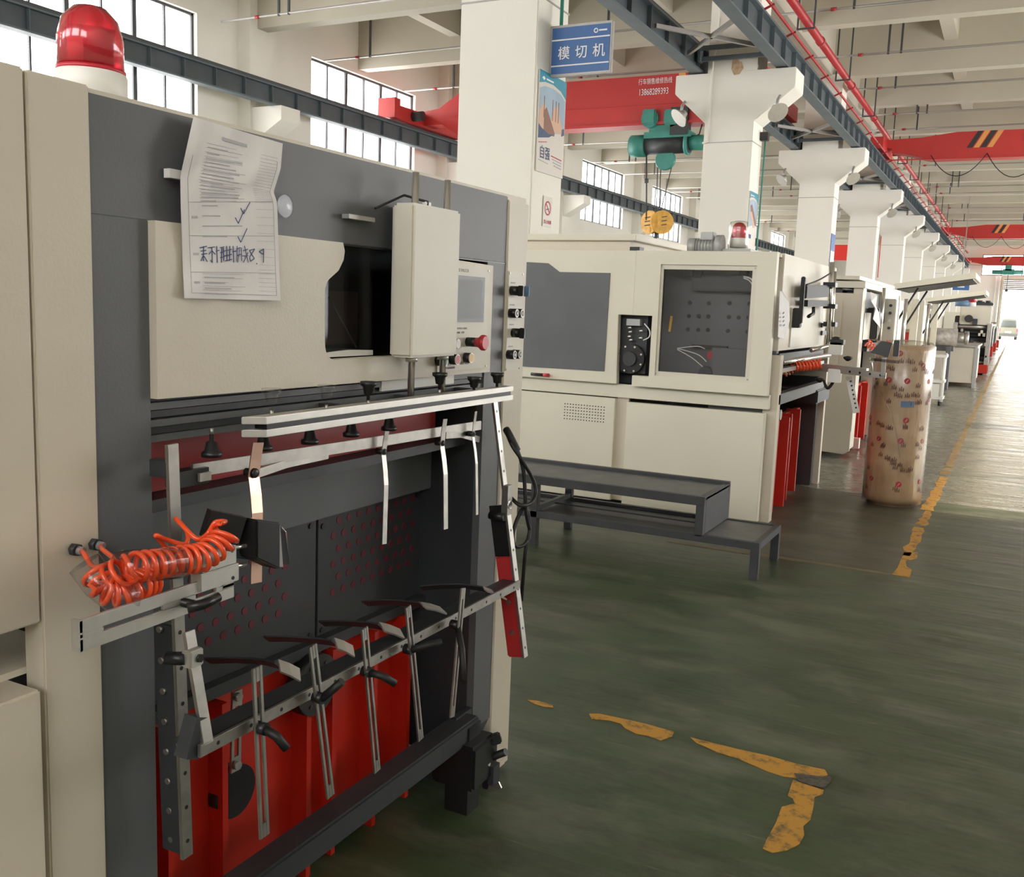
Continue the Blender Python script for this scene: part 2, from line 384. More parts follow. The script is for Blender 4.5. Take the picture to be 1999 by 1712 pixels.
m.box(xx, XE, YB-.3, YB, BZ0, BZ1)
struct(m.build('wall_back', conc), 'wall behind the viewer with added tall window openings')
wi = 1
for k, (a, b) in enumerate(spans):
    near = 2 <= k <= 6
    for (z0, z1) in rows:
        lo = z0 < 2
        window(wi, 'l', a, b, z0, z1, 6 if near and not lo else (2 if lo else 3), [.45, .55] if near and not lo else [.5],
               ('upper' if not lo else 'added lower') + ' steel window in the left wall, bay %d' % (k+1)); wi += 1
for k, (a, b) in enumerate(RSPANS):
    window(wi, 'r', a, b, .9, 4.1, 6, [.5], 'steel window in the right wall, bay %d' % (k+1)); wi += 1
for a, b in BX:  # unseen windows added behind the viewer to bring in frontal light
    t = thing('window_%d' % wi, 'unseen tall window added behind the viewer for frontal light', None, ((a+b)/2, YB-.15, BZ0), kind='structure'); wi += 1
    MB().box(a, b, YB-.15, YB-.1, BZ0, BZ0+.05).box(a, b, YB-.15, YB-.1, BZ1-.05, BZ1).box(a, a+.05, YB-.15, YB-.1, BZ0, BZ1).box(b-.05, b, YB-.15, YB-.1, BZ0, BZ1).build('window_frame', rodm, t)
    for k in (1, 2): B(a+(b-a)*k/3-.02, a+(b-a)*k/3+.02, YB-.15, YB-.1, BZ0+.05, BZ1-.05).build('mullion', rodm, t)
    for k in range(3): B(a+(b-a)*k/3+.03, a+(b-a)*(k+1)/3-.03, YB-.13, YB-.125, BZ0+.05, BZ1-.05).build('pane', pane_m, t)
    portal('window_light', ((a+b)/2, YB-.32, (BZ0+BZ1)/2), (PI/2, 0, 0), b-a, BZ1-BZ0)
# end wall with the big door and a strip of windows
DX0, DX1, DZ = -1.15, 3.6, 4.75
m = MB(); m.box(XW, DX0, YE, YE+.3, 0, 5.1).box(DX1, XE, YE, YE+.3, 0, 5.1).box(DX0, DX1, YE, YE+.3, DZ, 5.1)
m.box(XW, XE, YE, YE+.3, 6.7, ZC).box(XW, -2.8, YE, YE+.3, 5.1, 6.7).box(5.6, XE, YE, YE+.3, 5.1, 6.7)
struct(m.build('wall_end', conc), 'far end wall with roller door and strip windows')
t = thing('window_%d' % wi, 'strip window over the far roller door', None, (1.4, YE+.1, 5.1), kind='structure')
MB().box(-2.8, 5.6, YE+.1, YE+.15, 5.1, 5.16).box(-2.8, 5.6, YE+.1, YE+.15, 6.64, 6.7).box(-2.8, -2.74, YE+.1, YE+.15, 5.1, 6.7).box(5.54, 5.6, YE+.1, YE+.15, 5.1, 6.7).build('window_frame', rodm, t)
for k in range(6):
    x = -2.8+1.4*k
    if k: B(x-.03, x+.03, YE+.1, YE+.15, 5.16, 6.64).build('mullion', rodm, t)
    B(x+.04, x+1.36, YE+.12, YE+.13, 5.17, 6.63).build('pane', pane_m, t)
t = thing('door_1', 'open grey roller shutter door in the far wall', None, (DX0/2+DX1/2, YE, 0), kind='structure')
MB().box(DX0-.12, DX0, YE-.1, YE, 0, DZ+.3).box(DX1, DX1+.12, YE-.1, YE, 0, DZ+.3).box(DX0, DX1, YE-.1, YE, DZ+.1, DZ+.3).build('door_frame', beige2, t)
for k in range(6): B(DX0, DX1, YE-.05, YE-.02, DZ-.72+.14*k, DZ-.72+.14*k+.13).build('shutter_slat', greyc, t)
portal('door_light', ((DX0+DX1)/2, YE+.5, DZ/2), (-PI/2, 0, 0), DX1-DX0, DZ)
portal('strip_light', (1.4, YE+.5, 5.9), (-PI/2, 0, 0), 8.2, 1.5)

# pilasters and brackets on the left wall, carrying the wall runway
for k, y in enumerate(COLY):
    m = MB().box(XW, XW+.35, y-.05, y+.7, 0, ZC); struct(m.build('trim_%d' % (k+1), conc), 'white pilaster on the left wall')
    m = MB().prism([(XW+.35, 5.48), (XW+1.15, 5.48), (XW+1.15, 5.2), (XW+.35, 4.75)], 'Y', y, y+.6)
    struct(m.build('trim_%d' % (k+21), conc), 'bracket on the left wall under the crane runway')

# columns
def column(k, y):
    x0, x1 = -4.945, -4.125
    t = thing('column', 'white concrete column with a double bracket, number %d from the front' % (k+1), None, (-4.535, y+.33, 0), kind='structure')
    MB().box(x0, x1, y, y+.66, 0, 4.70).build('shaft', conc, t, bevel=.012)
    poly = [(x0, 4.70), (-5.49, 5.16), (-5.49, 5.46), (x0, 5.46), (x1, 5.46), (-3.50, 5.46), (-3.50, 5.15), (x1, 4.70)]
    MB().prism([(x0-.001, 4.66), (-5.49, 5.16), (-5.49, 5.46), (-3.50, 5.46), (-3.50, 5.15), (x1+.001, 4.66)], 'Y', y-.002, y+.662).build('bracket', conc, t, bevel=.01)
    MB().box(x0, x1, y+.002, y+.658, 5.46, 7.15).build('upper_shaft', conc, t)
    MB().box(x0-.006, x1+.006, y-.008, y+.668, 4.33, 4.345).build('joint_line', greyc, t)
for k, y in enumerate(COLY):
    column(k, y)

# crane runways
def runway(name, xc, label, zb=5.48, zt=5.88, w=.2, y0=YB+.2, y1=YE-.2):
    t = thing(name, label, 'crane runway', (xc, (y0+y1)/2, zb))
    B(xc-w/2, xc+w/2, y0, y1, zb, zb+.03).build('bottom_flange', girder, t)
    B(xc-w/2, xc+w/2, y0, y1, zt-.03, zt).build('top_flange', girder, t)
    B(xc-.012, xc+.012, y0, y1, zb+.03, zt-.03).build('web', girder_d, t)
    B(xc-.035, xc+.035, y0, y1, zt, zt+.08).build('rail', rodm, t)
    src = B(xc-w/2+.02, xc+w/2-.02, y0+.5, y0+.512, zb+.03, zt-.03).build('stiffener', girder, t)
    for k in range(1, int((y1-y0-1)/.8)): shared(src, (0, .8*k, 0), t)
    return t
runway('crane_runway', -3.74, 'dark steel runway girder on the aisle side of the columns')
runway('crane_runway', -5.13, 'dark steel runway girder on the window side of the columns')
runway('crane_runway', -14.25, 'steel runway girder along the left wall under the windows')
t = thing('girder_bracing', 'grey steel bracing lying between the two runway girders', 'bracing', (-4.43, 40, 5.6))
for y in COLY:
    if y > 60: break
    for dy in (1.2, 5.6):
        MB().bar((-5.03, y+dy, 5.6), (-3.84, y+dy+1.6, 5.6), .06, .05).build('brace', greyc, t)
        MB().bar((-3.84, y+dy, 5.6), (-5.03, y+dy+1.6, 5.6), .06, .05).build('brace', greyc, t)
    MB().bar((-5.03, y-.15, 5.65), (-3.84, y-.15, 5.65), .07, .05).build('tie_bar', girder, t)
    MB().bar((-5.03, y-.25, 5.8), (-3.84, y-.25, 5.8), .07, .05).build('tie_bar', girder, t)
    for xx in (-5.03, -3.84):
        MB().box(xx-.02, xx+.02, y-.26, y-.1, 5.6, 5.86).build('cleat', girder, t)

# red power rail along the aisle girder
t = thing('power_rail', 'thin red conductor rail running beside the aisle runway girder', 'rail', (-3.58, 38, 5.95))
MB().tube([(-3.55, YB+.3, 5.93), (-3.55, YE-.3, 5.93)], .022).build('conductor', piper, t)
src = MB().bar((-3.64, 1, 5.87), (-3.5, 1, 5.93), .03, .02).build('hanger', piper, t)
for k in range(1, 50): shared(src, (0, 1.5*k, 0), t)
# fat red sprinkler main
t = thing('sprinkler_main', 'thick red sprinkler pipe hung along the aisle under the ceiling', 'pipe', (-4.05, 38, 6.95))
MB().tube([(-3.9, YB+.3, 6.82), (-3.9, YE-.3, 6.82)], .075, 14).build('pipe', piper, t)
src = MB().lathe((-3.9, 0, 6.82), [(.09, 0), (.09, .12)], 14, 'Y').build('coupling', piper, t)
for k in range(1, 20): shared(src, (0, 4*k, 0), t)
m = MB().box(-4.06, -4.03, 6, 6.03, 6.7, ZC-.05).box(-3.77, -3.74, 6, 6.03, 6.7, ZC-.05).box(-4.06, -3.74, 6, 6.03, 6.67, 6.7)
src = m.build('hanger', rodm, t)
for k in range(1, 18): shared(src, (0, 4.2*k, 0), t)
# thin branch pipes across the bays
PY = [9.6, 12.4, 15.4, 18.7, 22.05, 25.3, 28.55, 30.9, 34.8, 38.2, 44.3, 46.6, 52.7, 59.4, 66, 73]
for k, y in enumerate(PY):
    for side in (0, 1):
        x0, x1 = ((-14.9, -5.0) if side == 0 else (-4.4, 6.2))
        t = thing('branch_pipe', '%s thin grey branch pipe under the ceiling of the %s bay' % (['nearest', 'second', 'third', 'fourth', 'fifth', 'sixth', 'seventh', 'eighth', 'ninth', 'tenth', 'eleventh', 'twelfth', 'thirteenth', 'fourteenth', 'fifteenth', 'farthest'][k], ['left', 'aisle'][side]), 'pipe', ((x0+x1)/2, y, 6.97), group='branch pipes under the ceiling')
        MB().tube([(x0, y, 7.0), (x1, y, 7.0)], .022, 6).build('pipe', greyc, t)
        for q, xx in enumerate((x0+1.3, x0+4.2, x0+7.1) if k % 2 else (x0+1.5, x0+1.75, x0+5.5, x0+8.8)):
            B(xx-.02, xx+.02, y-.02, y+.02, 6.97, ZC-.02).build('hanger', rodm, t)
        for xx in (x0+.9, x0+5.0): MB().tube([(xx, y, 7.0), (xx+.1, y, 7.0)], .032, 6).build('coupling', piper, t)

# ------------------------------------------------------------------ cranes
def crane_right(y, label):
    t = thing('bridge_crane', label, 'crane', (1.2, y+.3, 5.96), group=None)
    x0, x1 = -3.45, 6.0; zt, zb = 6.47, 5.78
    poly = [(x0-.25, 6.12), (x0-.25, 6.34), (x0, 6.34), (x0+.7, 6.36), (x0+1.6, zt), (x1, zt), (x1, zb), (x0+.95, zb), (x0+.35, 5.95), (x0, 6.0), (x0, 6.12)]
    MB().prism(poly, 'Y', y, y+.45).build('girder_box', crane, t)
    B(x0-.15, x1, y-.02, y, zb, zb+.03).build('lower_flange', crane, t)
    B(x0-.45, x0-.12, y-.9, y+1.3, 5.97, 6.28).build('end_carriage', crane, t)
    for yy in (y-.6, y+1.0): MB().cyl((x0-.36, yy, 6.06), (x0-.22, yy, 6.06), .1).build('wheel', rodm, t)
    MB().cyl((x0-.05, y+.75, 6.1), (x0+.3, y+.75, 6.1), .09).build('travel_motor', piper, t)
    for q, mm in enumerate((blackst, orangem, blackst, orangem)):
        xa = x0+1.85+.16*q; MB().prism([(xa, 6.05), (xa+.13, 6.05), (xa+.36, zt), (xa+.23, zt)], 'Y', y-.006, y).build('warning_stripe', mm, t)
    text('lettering', '太 泰 慧', redb, t, (x0+3.1, y-.008, 6.18), (1, 0, 0), (0, 0, 1), .23)
    pts = []
    for s in range(4):
        for q in range(13):
            u = q/12; pts.append((x0+1.0+s*1.35+u*1.35, y-.1, 5.88-.62*(1-(2*u-1)**2)*(1 if s else .9)))
    MB().tube(pts, .012, 5).build('festoon_cable', blackr, t)
    return t
crane_right(28.6, 'nearest red bridge crane spanning the aisle bay, dark lettering')
crane_right(55.8, 'second red bridge crane in the aisle bay, partly behind the nearest')
cr = crane_right(82.2, 'farthest red bridge crane, in front of the end wall windows')
MB().box(-1.3, -.5, 81.9, 82.4, 5.1, 5.5).cyl((-2.0, 82.1, 5.28), (.1, 82.1, 5.28), .16).box(-1.15, -.7, 81.9, 82.4, 5.4, 5.8).build('hoist', green, cr)
MB().tube([(-.9, 82.1, 5.2), (-.9, 82.1, 4.0)], .025, 5).lathe((-.9, 82.1, 3.8), [(.02, 0), (.12, .08), (.12, .16), (.02, .24)], 10).build('hook', rodm, cr)

cl = thing('bridge_crane', 'red bridge crane over the left bay with a green hoist', 'crane', (-9.7, 21.9, 5.98))
y = 21.7
poly = [(-14.2, 6.02), (-14.2, 6.35), (-13.6, 6.42), (-12.9, 6.83), (-5.3, 6.83), (-5.3, 5.98), (-5.5, 5.73), (-13.0, 5.73), (-13.5, 6.02)]
MB().prism(poly, 'Y', y, y+.5).build('girder_box', crane, cl)
B(-13.0, -5.4, y-.05, y, 5.73, 5.79).build('lower_flange', crane, cl); B(-13.2, -5.4, y-.02, y, 6.18, 6.2).build('weld_seam', crane, cl)
B(-14.45, -14.05, 20.5, 23.6, 5.97, 6.32).build('end_carriage', crane, cl, bevel=.02); B(-5.28, -4.98, 20.5, 23.6, 5.97, 6.3).build('end_carriage', crane, cl)
MB().box(-14.5, -14.0, 20.3, 20.55, 5.98, 6.45).build('buffer', crane, cl)
MB().cyl((-14.1, 21.2, 6.15), (-13.75, 21.2, 6.15), .12).build('travel_motor', darker, cl)
for q, mm in enumerate((blackst, orangem, blackst)):
    xa = -13.15+.12*q+.2; MB().prism([(xa, 6.25), (xa+.10, 6.25), (xa+.2, 6.83), (xa+.1, 6.83)], 'Y', y-.006, y).build('warning_stripe', mm, cl)
for q, mm in enumerate((orangem, blackst, orangem, blackst)):
    xa = -7.28+.22*q; MB().prism([(xa+.12, 6.2), (xa+.28, 6.2), (xa+.16, 6.83), (xa, 6.83)], 'Y', y-.006, y).build('warning_stripe', mm, cl)
pA = at(1246, 165, Y=y-.01); text('lettering', '行车销售维修热线', whitet, cl, pA, (1, 0, 0), (0, 0, 1), .145, sx=.70)
pA = at(1246, 184, Y=y-.01); pA.z -= .03; text('phone_number', '13868289393', whitet, cl, pA, (1, 0, 0), (0, 0, 1), .20, sx=.66)
# hoist hanging under the crane
hz = thing('electric_hoist', 'green electric wire rope hoist hanging below the red crane', 'hoist', (-7.4, 21.95, 5.0))
def hp(px, py, Y=21.9): return at(px, py, Y=Y)
a, b = hp(1262, 284), hp(1347, 279)
MB().cyl(a, b, .22, n=20).build('drum', darker, hz); MB().cyl(hp(1232, 286), hp(1262, 285), .25, n=20).build('gearbox', green, hz, bevel=.02)
MB().cyl(hp(1340, 279), hp(1346, 279), .27, n=20).build('drum_flange', green, hz); MB().cyl(hp(1346, 279), hp(1377, 278), .17, n=18).build('hoist_motor', green, hz)
p = hp(1264, 269); q = hp(1350, 262)
MB().bar(hp(1264, 268), hp(1352, 263), .14, .5).build('frame_plate', green, hz)
MB().bar(hp(1272, 255), hp(1330, 252), .16, .35).build('trolley_plate', green, hz)
for px, r in ((1276, .2), (1318, .18)):
    c = hp(px, 236); MB().cyl(c+Vector((0, -.3, 0)), c+Vector((0, .3, 0)), r, n=16).build('trolley_wheel', green, hz)
    MB().box(c.x-.16, c.x+.16, c.y-.36, c.y-.28, c.z-.14, c.z+.2).build('side_plate', green, hz, bevel=.03)
c = hp(1333, 240); MB().box(c.x-.2, c.x+.2, c.y-.3, c.y, c.z-.3, c.z+.3).build('control_box', darker, hz)
c = hp(1340, 262); MB().bar(hp(1322, 232), hp(1346, 246), .02, .3).build('cover_plate', greyc, hz)
c = hp(1299, 312); MB().lathe(c, [(.22, -.06), (.24, -.03), (.24, .03), (.22, .06)], 22, 'Y').build('rope_sheave', green, hz)
for px0, px1, y0, y1 in ((1284, 1281, 322, 412), (1290, 1287, 326, 405), (1312, 1290, 322, 412)):
    MB().tube([hp(px0, y0), hp(px1, y1)], .012, 5).build('wire_rope', rodm, hz)
MB().tube([hp(1262, 290), hp(1262, 430)], .02, 6).build('pendant_cable', rodm, hz); MB().tube([hp(1262, 349), hp(1262, 357)], .05, 8).build('pendant_knob', rodm, hz)
MB().tube([hp(1372, 238), hp(1365, 262), hp(1352, 268)], .015, 5).build('supply_cable', blackr, hz)
hk = thing('hook_block', 'yellow crane hook block hanging on ropes from the hoist', 'hook', hp(1282, 462))
for px in (1270, 1292):
    c = hp(px, 434); n_ = Vector((.55 if px > 1280 else -.35, -.8, 0)).normalized()
    MB().cyl(c-n_*.05, c+n_*.05, .27, n=20).build('sheave_guard', yel, hk)
    for q in range(3): MB().bar(c+n_*.06+Vector((-.1, 0, .1-.09*q)), c+n_*.06+Vector((.1, 0, .13-.09*q)), .02, .01).build('guard_slot', darker, hk)
c = hp(1280, 447); MB().box(c.x-.12, c.x+.12, c.y-.08, c.y+.08, c.z-.08, c.z+.06).build('crosshead', yel, hk)
MB().tube([hp(1281, 452), hp(1281, 462), hp(1276, 468), hp(1281, 474), hp(1288, 470)], .05, 8).build('hook', darker, hk)

ORD = ['nearest', 'second', 'third', 'fourth', 'fifth', 'sixth', 'seventh', 'eighth', 'ninth', 'tenth', 'eleventh', 'twelfth']
# floodlights under the brackets
def flood(p, d, label):
    t = thing('floodlight', label, 'lamp', p, group='floodlights under the column brackets')
    p = Vector(p); d = Vector(d).normalized()
    MB().tube([p, p+Vector((0, -.12, -.08)), p+Vector((0, -.16, -.2))], .025, 6).build('arm', greyc, t)
    c = p+Vector((0, -.16, -.26)); MB().cyl(c, c+d*.06, .12, .17, 18).build('reflector', alu, t); MB().cyl(c-d*.1, c, .05, .09, 12).build('housing', greyc, t)
for k, y in enumerate(COLY[2:9]):
    flood((-3.72, y-.03, 5.02), (.5, -.5, -.6), 'small floodlight on the aisle side bracket of the %s column' % ORD[k+1])
    flood((-5.30, y-.03, 5.02), (-.5, -.5, -.6), 'small floodlight on the window side bracket of the %s column' % ORD[k+1])

# ------------------------------------------------------------------ things on the columns
y1 = 8.23; xs = -4.12
t = thing('hanging_sign', 'blue hanging sign with three white characters by the nearest column', 'sign', (-3.8, 8.5, 3.69))
B(-4.13, -3.50, 8.50, 8.55, 3.67, 4.13).build('sign_frame', greyc, t, bevel=.006)
B(-4.10, -3.52, 8.494, 8.50, 3.695, 4.105).build('sign_face', blue, t)
for z in (3.995, 3.765): B(-4.10, -3.52, 8.491, 8.494, z-.006, z+.006).build('white_line', whitet, t)
for q, ch in enumerate('模切机'): text('character', ch, whitet, t, (-4.035+.175*q, 8.490, 3.83), (1, 0, 0), (0, 0, 1), .125, bold=.0009)
MB().ring([(-3.66+.022*math.cos(a), 4.05+.022*math.sin(a)) for a in [k*PI/6 for k in range(12)]], [(-3.66+.013*math.cos(a), 4.05+.013*math.sin(a)) for a in [k*PI/6 for k in range(12)]], 'Y', 8.491, 8.494).build('logo', whitet, t)
B(-3.63, -3.55, 8.491, 8.494, 4.043, 4.057).build('logo_lettering', whitet, t)
MB().cyl((-4.03, 8.53, 4.13), (-4.03, 8.53, ZC-.02), .018, n=8).build('hanging_rod', green, t)

def poster(name, y0, y1_, z0, z1, x, label, kind):
    t = thing(name, label, 'poster', (x, (y0+y1_)/2, z0)); w, h = y1_-y0, z1-z0
    B(x, x+.012, y0, y1_, z0, z1).build('board', posterw, t)
    xx = x+.012
    def poly(nm, pts, m, d): MB().prism([(y0+u*w, z0+v*h) for u, v in pts], 'X', xx, xx+.001+d*.0006).build(nm, m, t)
    poly('sky_print', [(.02, .38), (.98, .46), (.98, .80), (.8, .85), (.5, .87), (.2, .86), (.02, .82)], skyp, 1)
    poly('teal_band', [(.0, 1), (1, 1), (1, .82), (.8, .88), (.5, .91), (.2, .90), (0, .87)], teal, 2)
    if kind == 'ship':
        poly('building_print', [(.02, .36), (.02, .60), (.12, .66), (.2, .70), (.3, .62), (.55, .45), (.6, .41)], tanp, 2)
        poly('roof_print', [(.2, .40), (.2, .62), (.28, .66), (.62, .43), (.6, .40)], brownp, 3)
        poly('sails_print', [(.55, .44), (.45, .55), (.55, .68), (.7, .72), (.78, .6), (.9, .52), (.88, .45)], tanp, 2)
        for u in (.18, .5, .62, .72): poly('mast_print', [(u, .55), (u+.02, .55), (u+.02, .76), (u, .76)], brownp, 4)
        poly('water_print', [(.02, .33), (.02, .47), (.12, .44), (.4, .40), (.6, .42), (.4, .37)], navy, 4)
        poly('quay_print', [(.88, .43), (.98, .45), (.98, .52), (.88, .50)], navy, 3)
        text('title', '自强', inkb, t, (xx+.0035, y0+.08*w, z0+.15*h), (0, 1, 0), (0, 0, 1), .13*w/.6, sx=.9)
        poly('red_dash', [(.04, .285), (.34, .315), (.34, .322), (.04, .292)], inkr, 3)
        for q in range(4): poly('caption', [(.52+.04*q, .19-.03*q), (.92, .175-.03*q), (.92, .186-.03*q), (.52+.04*q, .20-.03*q)], inkr if q == 0 else inkl, 3)
        poly('caption', [(.06, .115), (.42, .10), (.42, .106), (.06, .122)], inkl, 3)
    else:
        poly('print', [(.1, .75), (.3, .78), (.9, .50), (.95, .42), (.6, .45), (.2, .62)], brownp, 3)
        poly('print', [(.1, .62), (.3, .66), (.8, .40), (.6, .38)], tanp, 4)
        poly('title', [(.1, .18), (.4, .18), (.4, .25), (.1, .25)], inkb, 3)
    poly('logo', [(.08, .93), (.14, .95), (.2, .93), (.14, .91)], whitet, 5); poly('logo_lettering', [(.24, .925), (.5, .925), (.5, .94), (.24, .94)], whitet, 5)
poster('wall_poster', 8.28, 8.87, 2.79, 3.70, xs, 'poster of sailing ships with a teal top on the nearest column', 'ship')
p0, p1 = at(1468, 362, X=xs), at(1476, 470, X=xs)
poster('wall_poster', 16.28, 16.84, 2.62, 3.55, xs, 'poster with a brown print on the second column', 'hand')
t = thing('wall_poster', 'narrow blue poster on the third column', 'poster', (xs, 24.5, 2.6))
B(xs, xs+.012, 24.28, 24.84, 2.55, 3.5).build('board', blue, t); B(xs+.012, xs+.014, 24.3, 24.82, 2.7, 3.1).build('print', posterw, t)
t = thing('notice_plate', 'yellow notice below the poster on the second column', 'sign', (xs, 16.55, 2.3))
B(xs, xs+.01, 16.3, 16.8, 2.36, 2.56).build('plate', yelbtn, t); B(xs+.01, xs+.012, 16.35, 16.75, 2.43, 2.47).build('print', ink, t)
t = thing('no_smoking_sign', 'white no smoking sign with red ring on the nearest column', 'sign', (xs, 8.58, 2.3))
B(xs, xs+.006, 8.48, 8.67, 2.30, 2.585).build('plate', posterw, t)
c = (8.575, 2.475); R1, R2 = .068, .054
MB().ring([(c[0]+R1*math.cos(k*PI/12), c[1]+R1*math.sin(k*PI/12)) for k in range(24)], [(c[0]+R2*math.cos(k*PI/12), c[1]+R2*math.sin(k*PI/12)) for k in range(24)], 'X', xs+.006, xs+.008).build('ring', inkr, t)
MB().bar((xs+.0075, c[0]-.045, c[1]+.045), (xs+.0075, c[0]+.045, c[1]-.045), .012, .002, (0, 1, 1)).build('slash', inkr, t)
MB().bar((xs+.007, c[0]-.035, c[1]-.015), (xs+.007, c[0]+.03, c[1]-.004), .012, .001, (0, 0, 1)).build('cigarette', ink, t)
text('lettering', '禁止吸烟', inkr, t, (xs+.008, 8.495, 2.33), (0, 1, 0), (0, 0, 1), .042)
t = thing('conduit', 'white conduit running down the front of the second column', 'pipe', (-4.7, 16.2, 4.3))
MB().tube([(-4.79, 16.2, 7.1), (-4.79, 16.2, 5.9), (-4.86, 16.2, 5.7), (-4.86, 16.2, 4.36)], .018, 8).build('conduit_pipe', conc, t)
MB().tube([(-4.86, 16.2, 4.36), (-4.95, 16.2, 4.33)], .018, 8).build('elbow', conc, t)
t = tag(MB().prism([(-4.54, 5.64), (-4.47, 5.69), (-4.43, 5.61), (-4.38, 5.60), (-4.35, 5.50), (-4.41, 5.41), (-4.50, 5.40), (-4.55, 5.50)], 'Y', 16.226, 16.231).build('rust_stain', mat('rust', (.60, .42, .27), .8, var=.35, vscale=14)), 'small brown rust stain on the upper second column', 'stain')
t = thing('camera_box', 'small black junction box on the side of the second column', 'box', (-4.09, 16.75, 4.4))
B(-4.12, -3.99, 16.7, 16.84, 4.42, 4.56).build('housing', black, t, bevel=.01); MB().tube([(-4.05, 16.8, 4.42), (-4.08, 16.88, 3.0), (-4.1, 16.9, 1.0)], .015, 6).build('cable', green, t)
bz = at(1645, 493, Y=40); t = thing('banner', 'bright red panel seen between the third and fourth columns', 'banner', (bz.x, 40, bz.z-.3)); B(bz.x-.42, bz.x+.42, 40, 40.03, bz.z-.3, bz.z+.3).build('cloth', brightred, t)
for dx in (-.4, .4): B(bz.x+dx-.01, bz.x+dx+.01, 40, 40.02, bz.z+.3, ZC-.01).build('cord', rodm, t)
bz = at(1722, 500, Y=44); t = thing('banner', 'narrow red panel seen between the fourth and fifth columns', 'banner', (bz.x, 44, 0)); B(bz.x-.12, bz.x+.12, 44, 44.06, bz.z-.9, bz.z+1.4).build('cloth', brightred, t); B(bz.x-.015, bz.x+.015, 44.06, 44.09, 0, bz.z+1.4).build('pole', rodm, t)
bz = at(1876, 560, Y=50); t = thing('hanging_sign', 'small blue hanging sign far down the machine row', 'sign', bz)
B(bz.x-.35, bz.x+.35, 50, 50.05, bz.z-.15, bz.z+.15).build('sign_face', blue, t); B(bz.x-.15, bz.x+.15, 49.99, 50, bz.z-.03, bz.z+.03).build('lettering', whitet, t); B(bz.x-.02, bz.x+.02, 50, 50.04, bz.z+.15, ZC).build('hanging_rod', greyc, t)

# ------------------------------------------------------------------ nearest machine
FX = -1.38
M1 = thing('die_cutting_machine', 'nearest cream and charcoal die cutting machine with a paper sheet stuck on its front', 'machine', (FX-.9, 1.2, 0))
# carcass
m = MB().box(-3.3, FX-.30, -.8, 2.74, .12, 1.86).box(-3.3, FX-.06, -.8, 1.12, .12, .9); m.build('carcass', darker, M1)
B(-3.3, FX-.012, -.8, 2.745, 1.86, 1.876).build('roof_sheet', beige, M1)
B(-3.35, FX-.004, 2.725, 2.75, .02, 1.858).build('end_panel', beige, M1, bevel=.002)
B(-3.3, FX-.30, -.85, -.8, .02, 1.87).build('end_panel', beige, M1)
# left cover, post, recess, lower box
MB().box(FX-.05, FX, .2, 1.010, 1.0, 1.88).build('cover_panel', beige, M1, bevel=.003)
MB().box(FX-.05, FX, 1.014, 1.128, .02, 1.878).build('post_panel', beige, M1, bevel=.003)
B(FX-.30, FX-.05, .2, 1.125, .9, .912).build('recess_shelf', cream, M1)
B(FX-.31, FX-.29, .2, 1.125, .91, 1.3).build('recess_back', cream, M1)
MB().box(FX-.3, FX+.03, .1, .985, .03, .90).build('lower_box', beige, M1, bevel=.004)
# charcoal face
MB().box(FX-.03, FX-.006, 1.128, 2.612, 1.672, 1.868).build('top_panel', dark, M1, bevel=.002)
MB().box(FX-.03, FX-.006, 1.128, 1.25, .12, 1.672).build('side_panel', dark, M1)
MB().box(FX-.03, FX-.006, 2.50, 2.612, .225, 1.672).build('side_panel', dark, M1)
B(FX-.007, FX-.005, 1.75, 2.612, 1.668, 1.671).build('seam', black, M1)
MB().box(FX-.05, FX, 2.612, 2.722, .02, 1.858).build('post_panel', beige, M1, bevel=.003)
MB().prism([(2.40, .30), (2.612, .30), (2.612, .225), (2.47, .12), (2.40, .12)], 'X', FX-.03, FX-.008).build('corner_gusset', darker, M1)
B(-1.64, FX-.03, 2.50, 2.51, .12, 1.30).build('inner_cheek', darker, M1)
# beige cover with the swept cut-out
def arc(cx, cz, r, a0, a1, n=6): return [(cx+r*math.cos(math.radians(a0+(a1-a0)*k/n)), cz+r*math.sin(math.radians(a0+(a1-a0)*k/n))) for k in range(n+1)]
pl = [(1.25, 1.355), (2.502, 1.348), (2.502, 1.658), (2.25, 1.664), (2.25, 1.412), (1.80, 1.41)] + arc(1.765, 1.445, .036, -90, -180) + [(1.727, 1.50), (1.727, 1.545)] + arc(1.765, 1.56, .038, 180, 130, 4) + [(1.775, 1.61), (1.793, 1.635), (1.797, 1.655), (1.79, 1.673), (1.25, 1.673)]
MB().prism(pl, 'X', FX-.012, FX+.012).build('control_cover', beige, M1)
B(FX-.16, FX-.14, 1.70, 2.30, 1.38, 1.70).build('window_back', darker, M1)
B(FX-.11, FX-.10, 1.79, 2.0, 1.435, 1.565).build('inner_plate', mat('brown_reflection', (.30, .18, .15), .3), M1)  # clear plate painted brown in place of its reflection
MB().tube([(FX-.05, 1.82, 1.55), (FX-.04, 1.88, 1.47), (FX-.05, 1.93, 1.43)], .0025, 5).build('inner_wire', greyc, M1)
MB().prism([(1.75, 1.413), (1.95, 1.413), (1.95, 1.425), (1.85, 1.428), (1.77, 1.424)], 'X', FX-.1, FX-.015).build('inner_tray', white, M1)
B(FX-.020, FX-.017, 1.70, 2.26, 1.40, 1.67).build('window_pane', tint, M1)
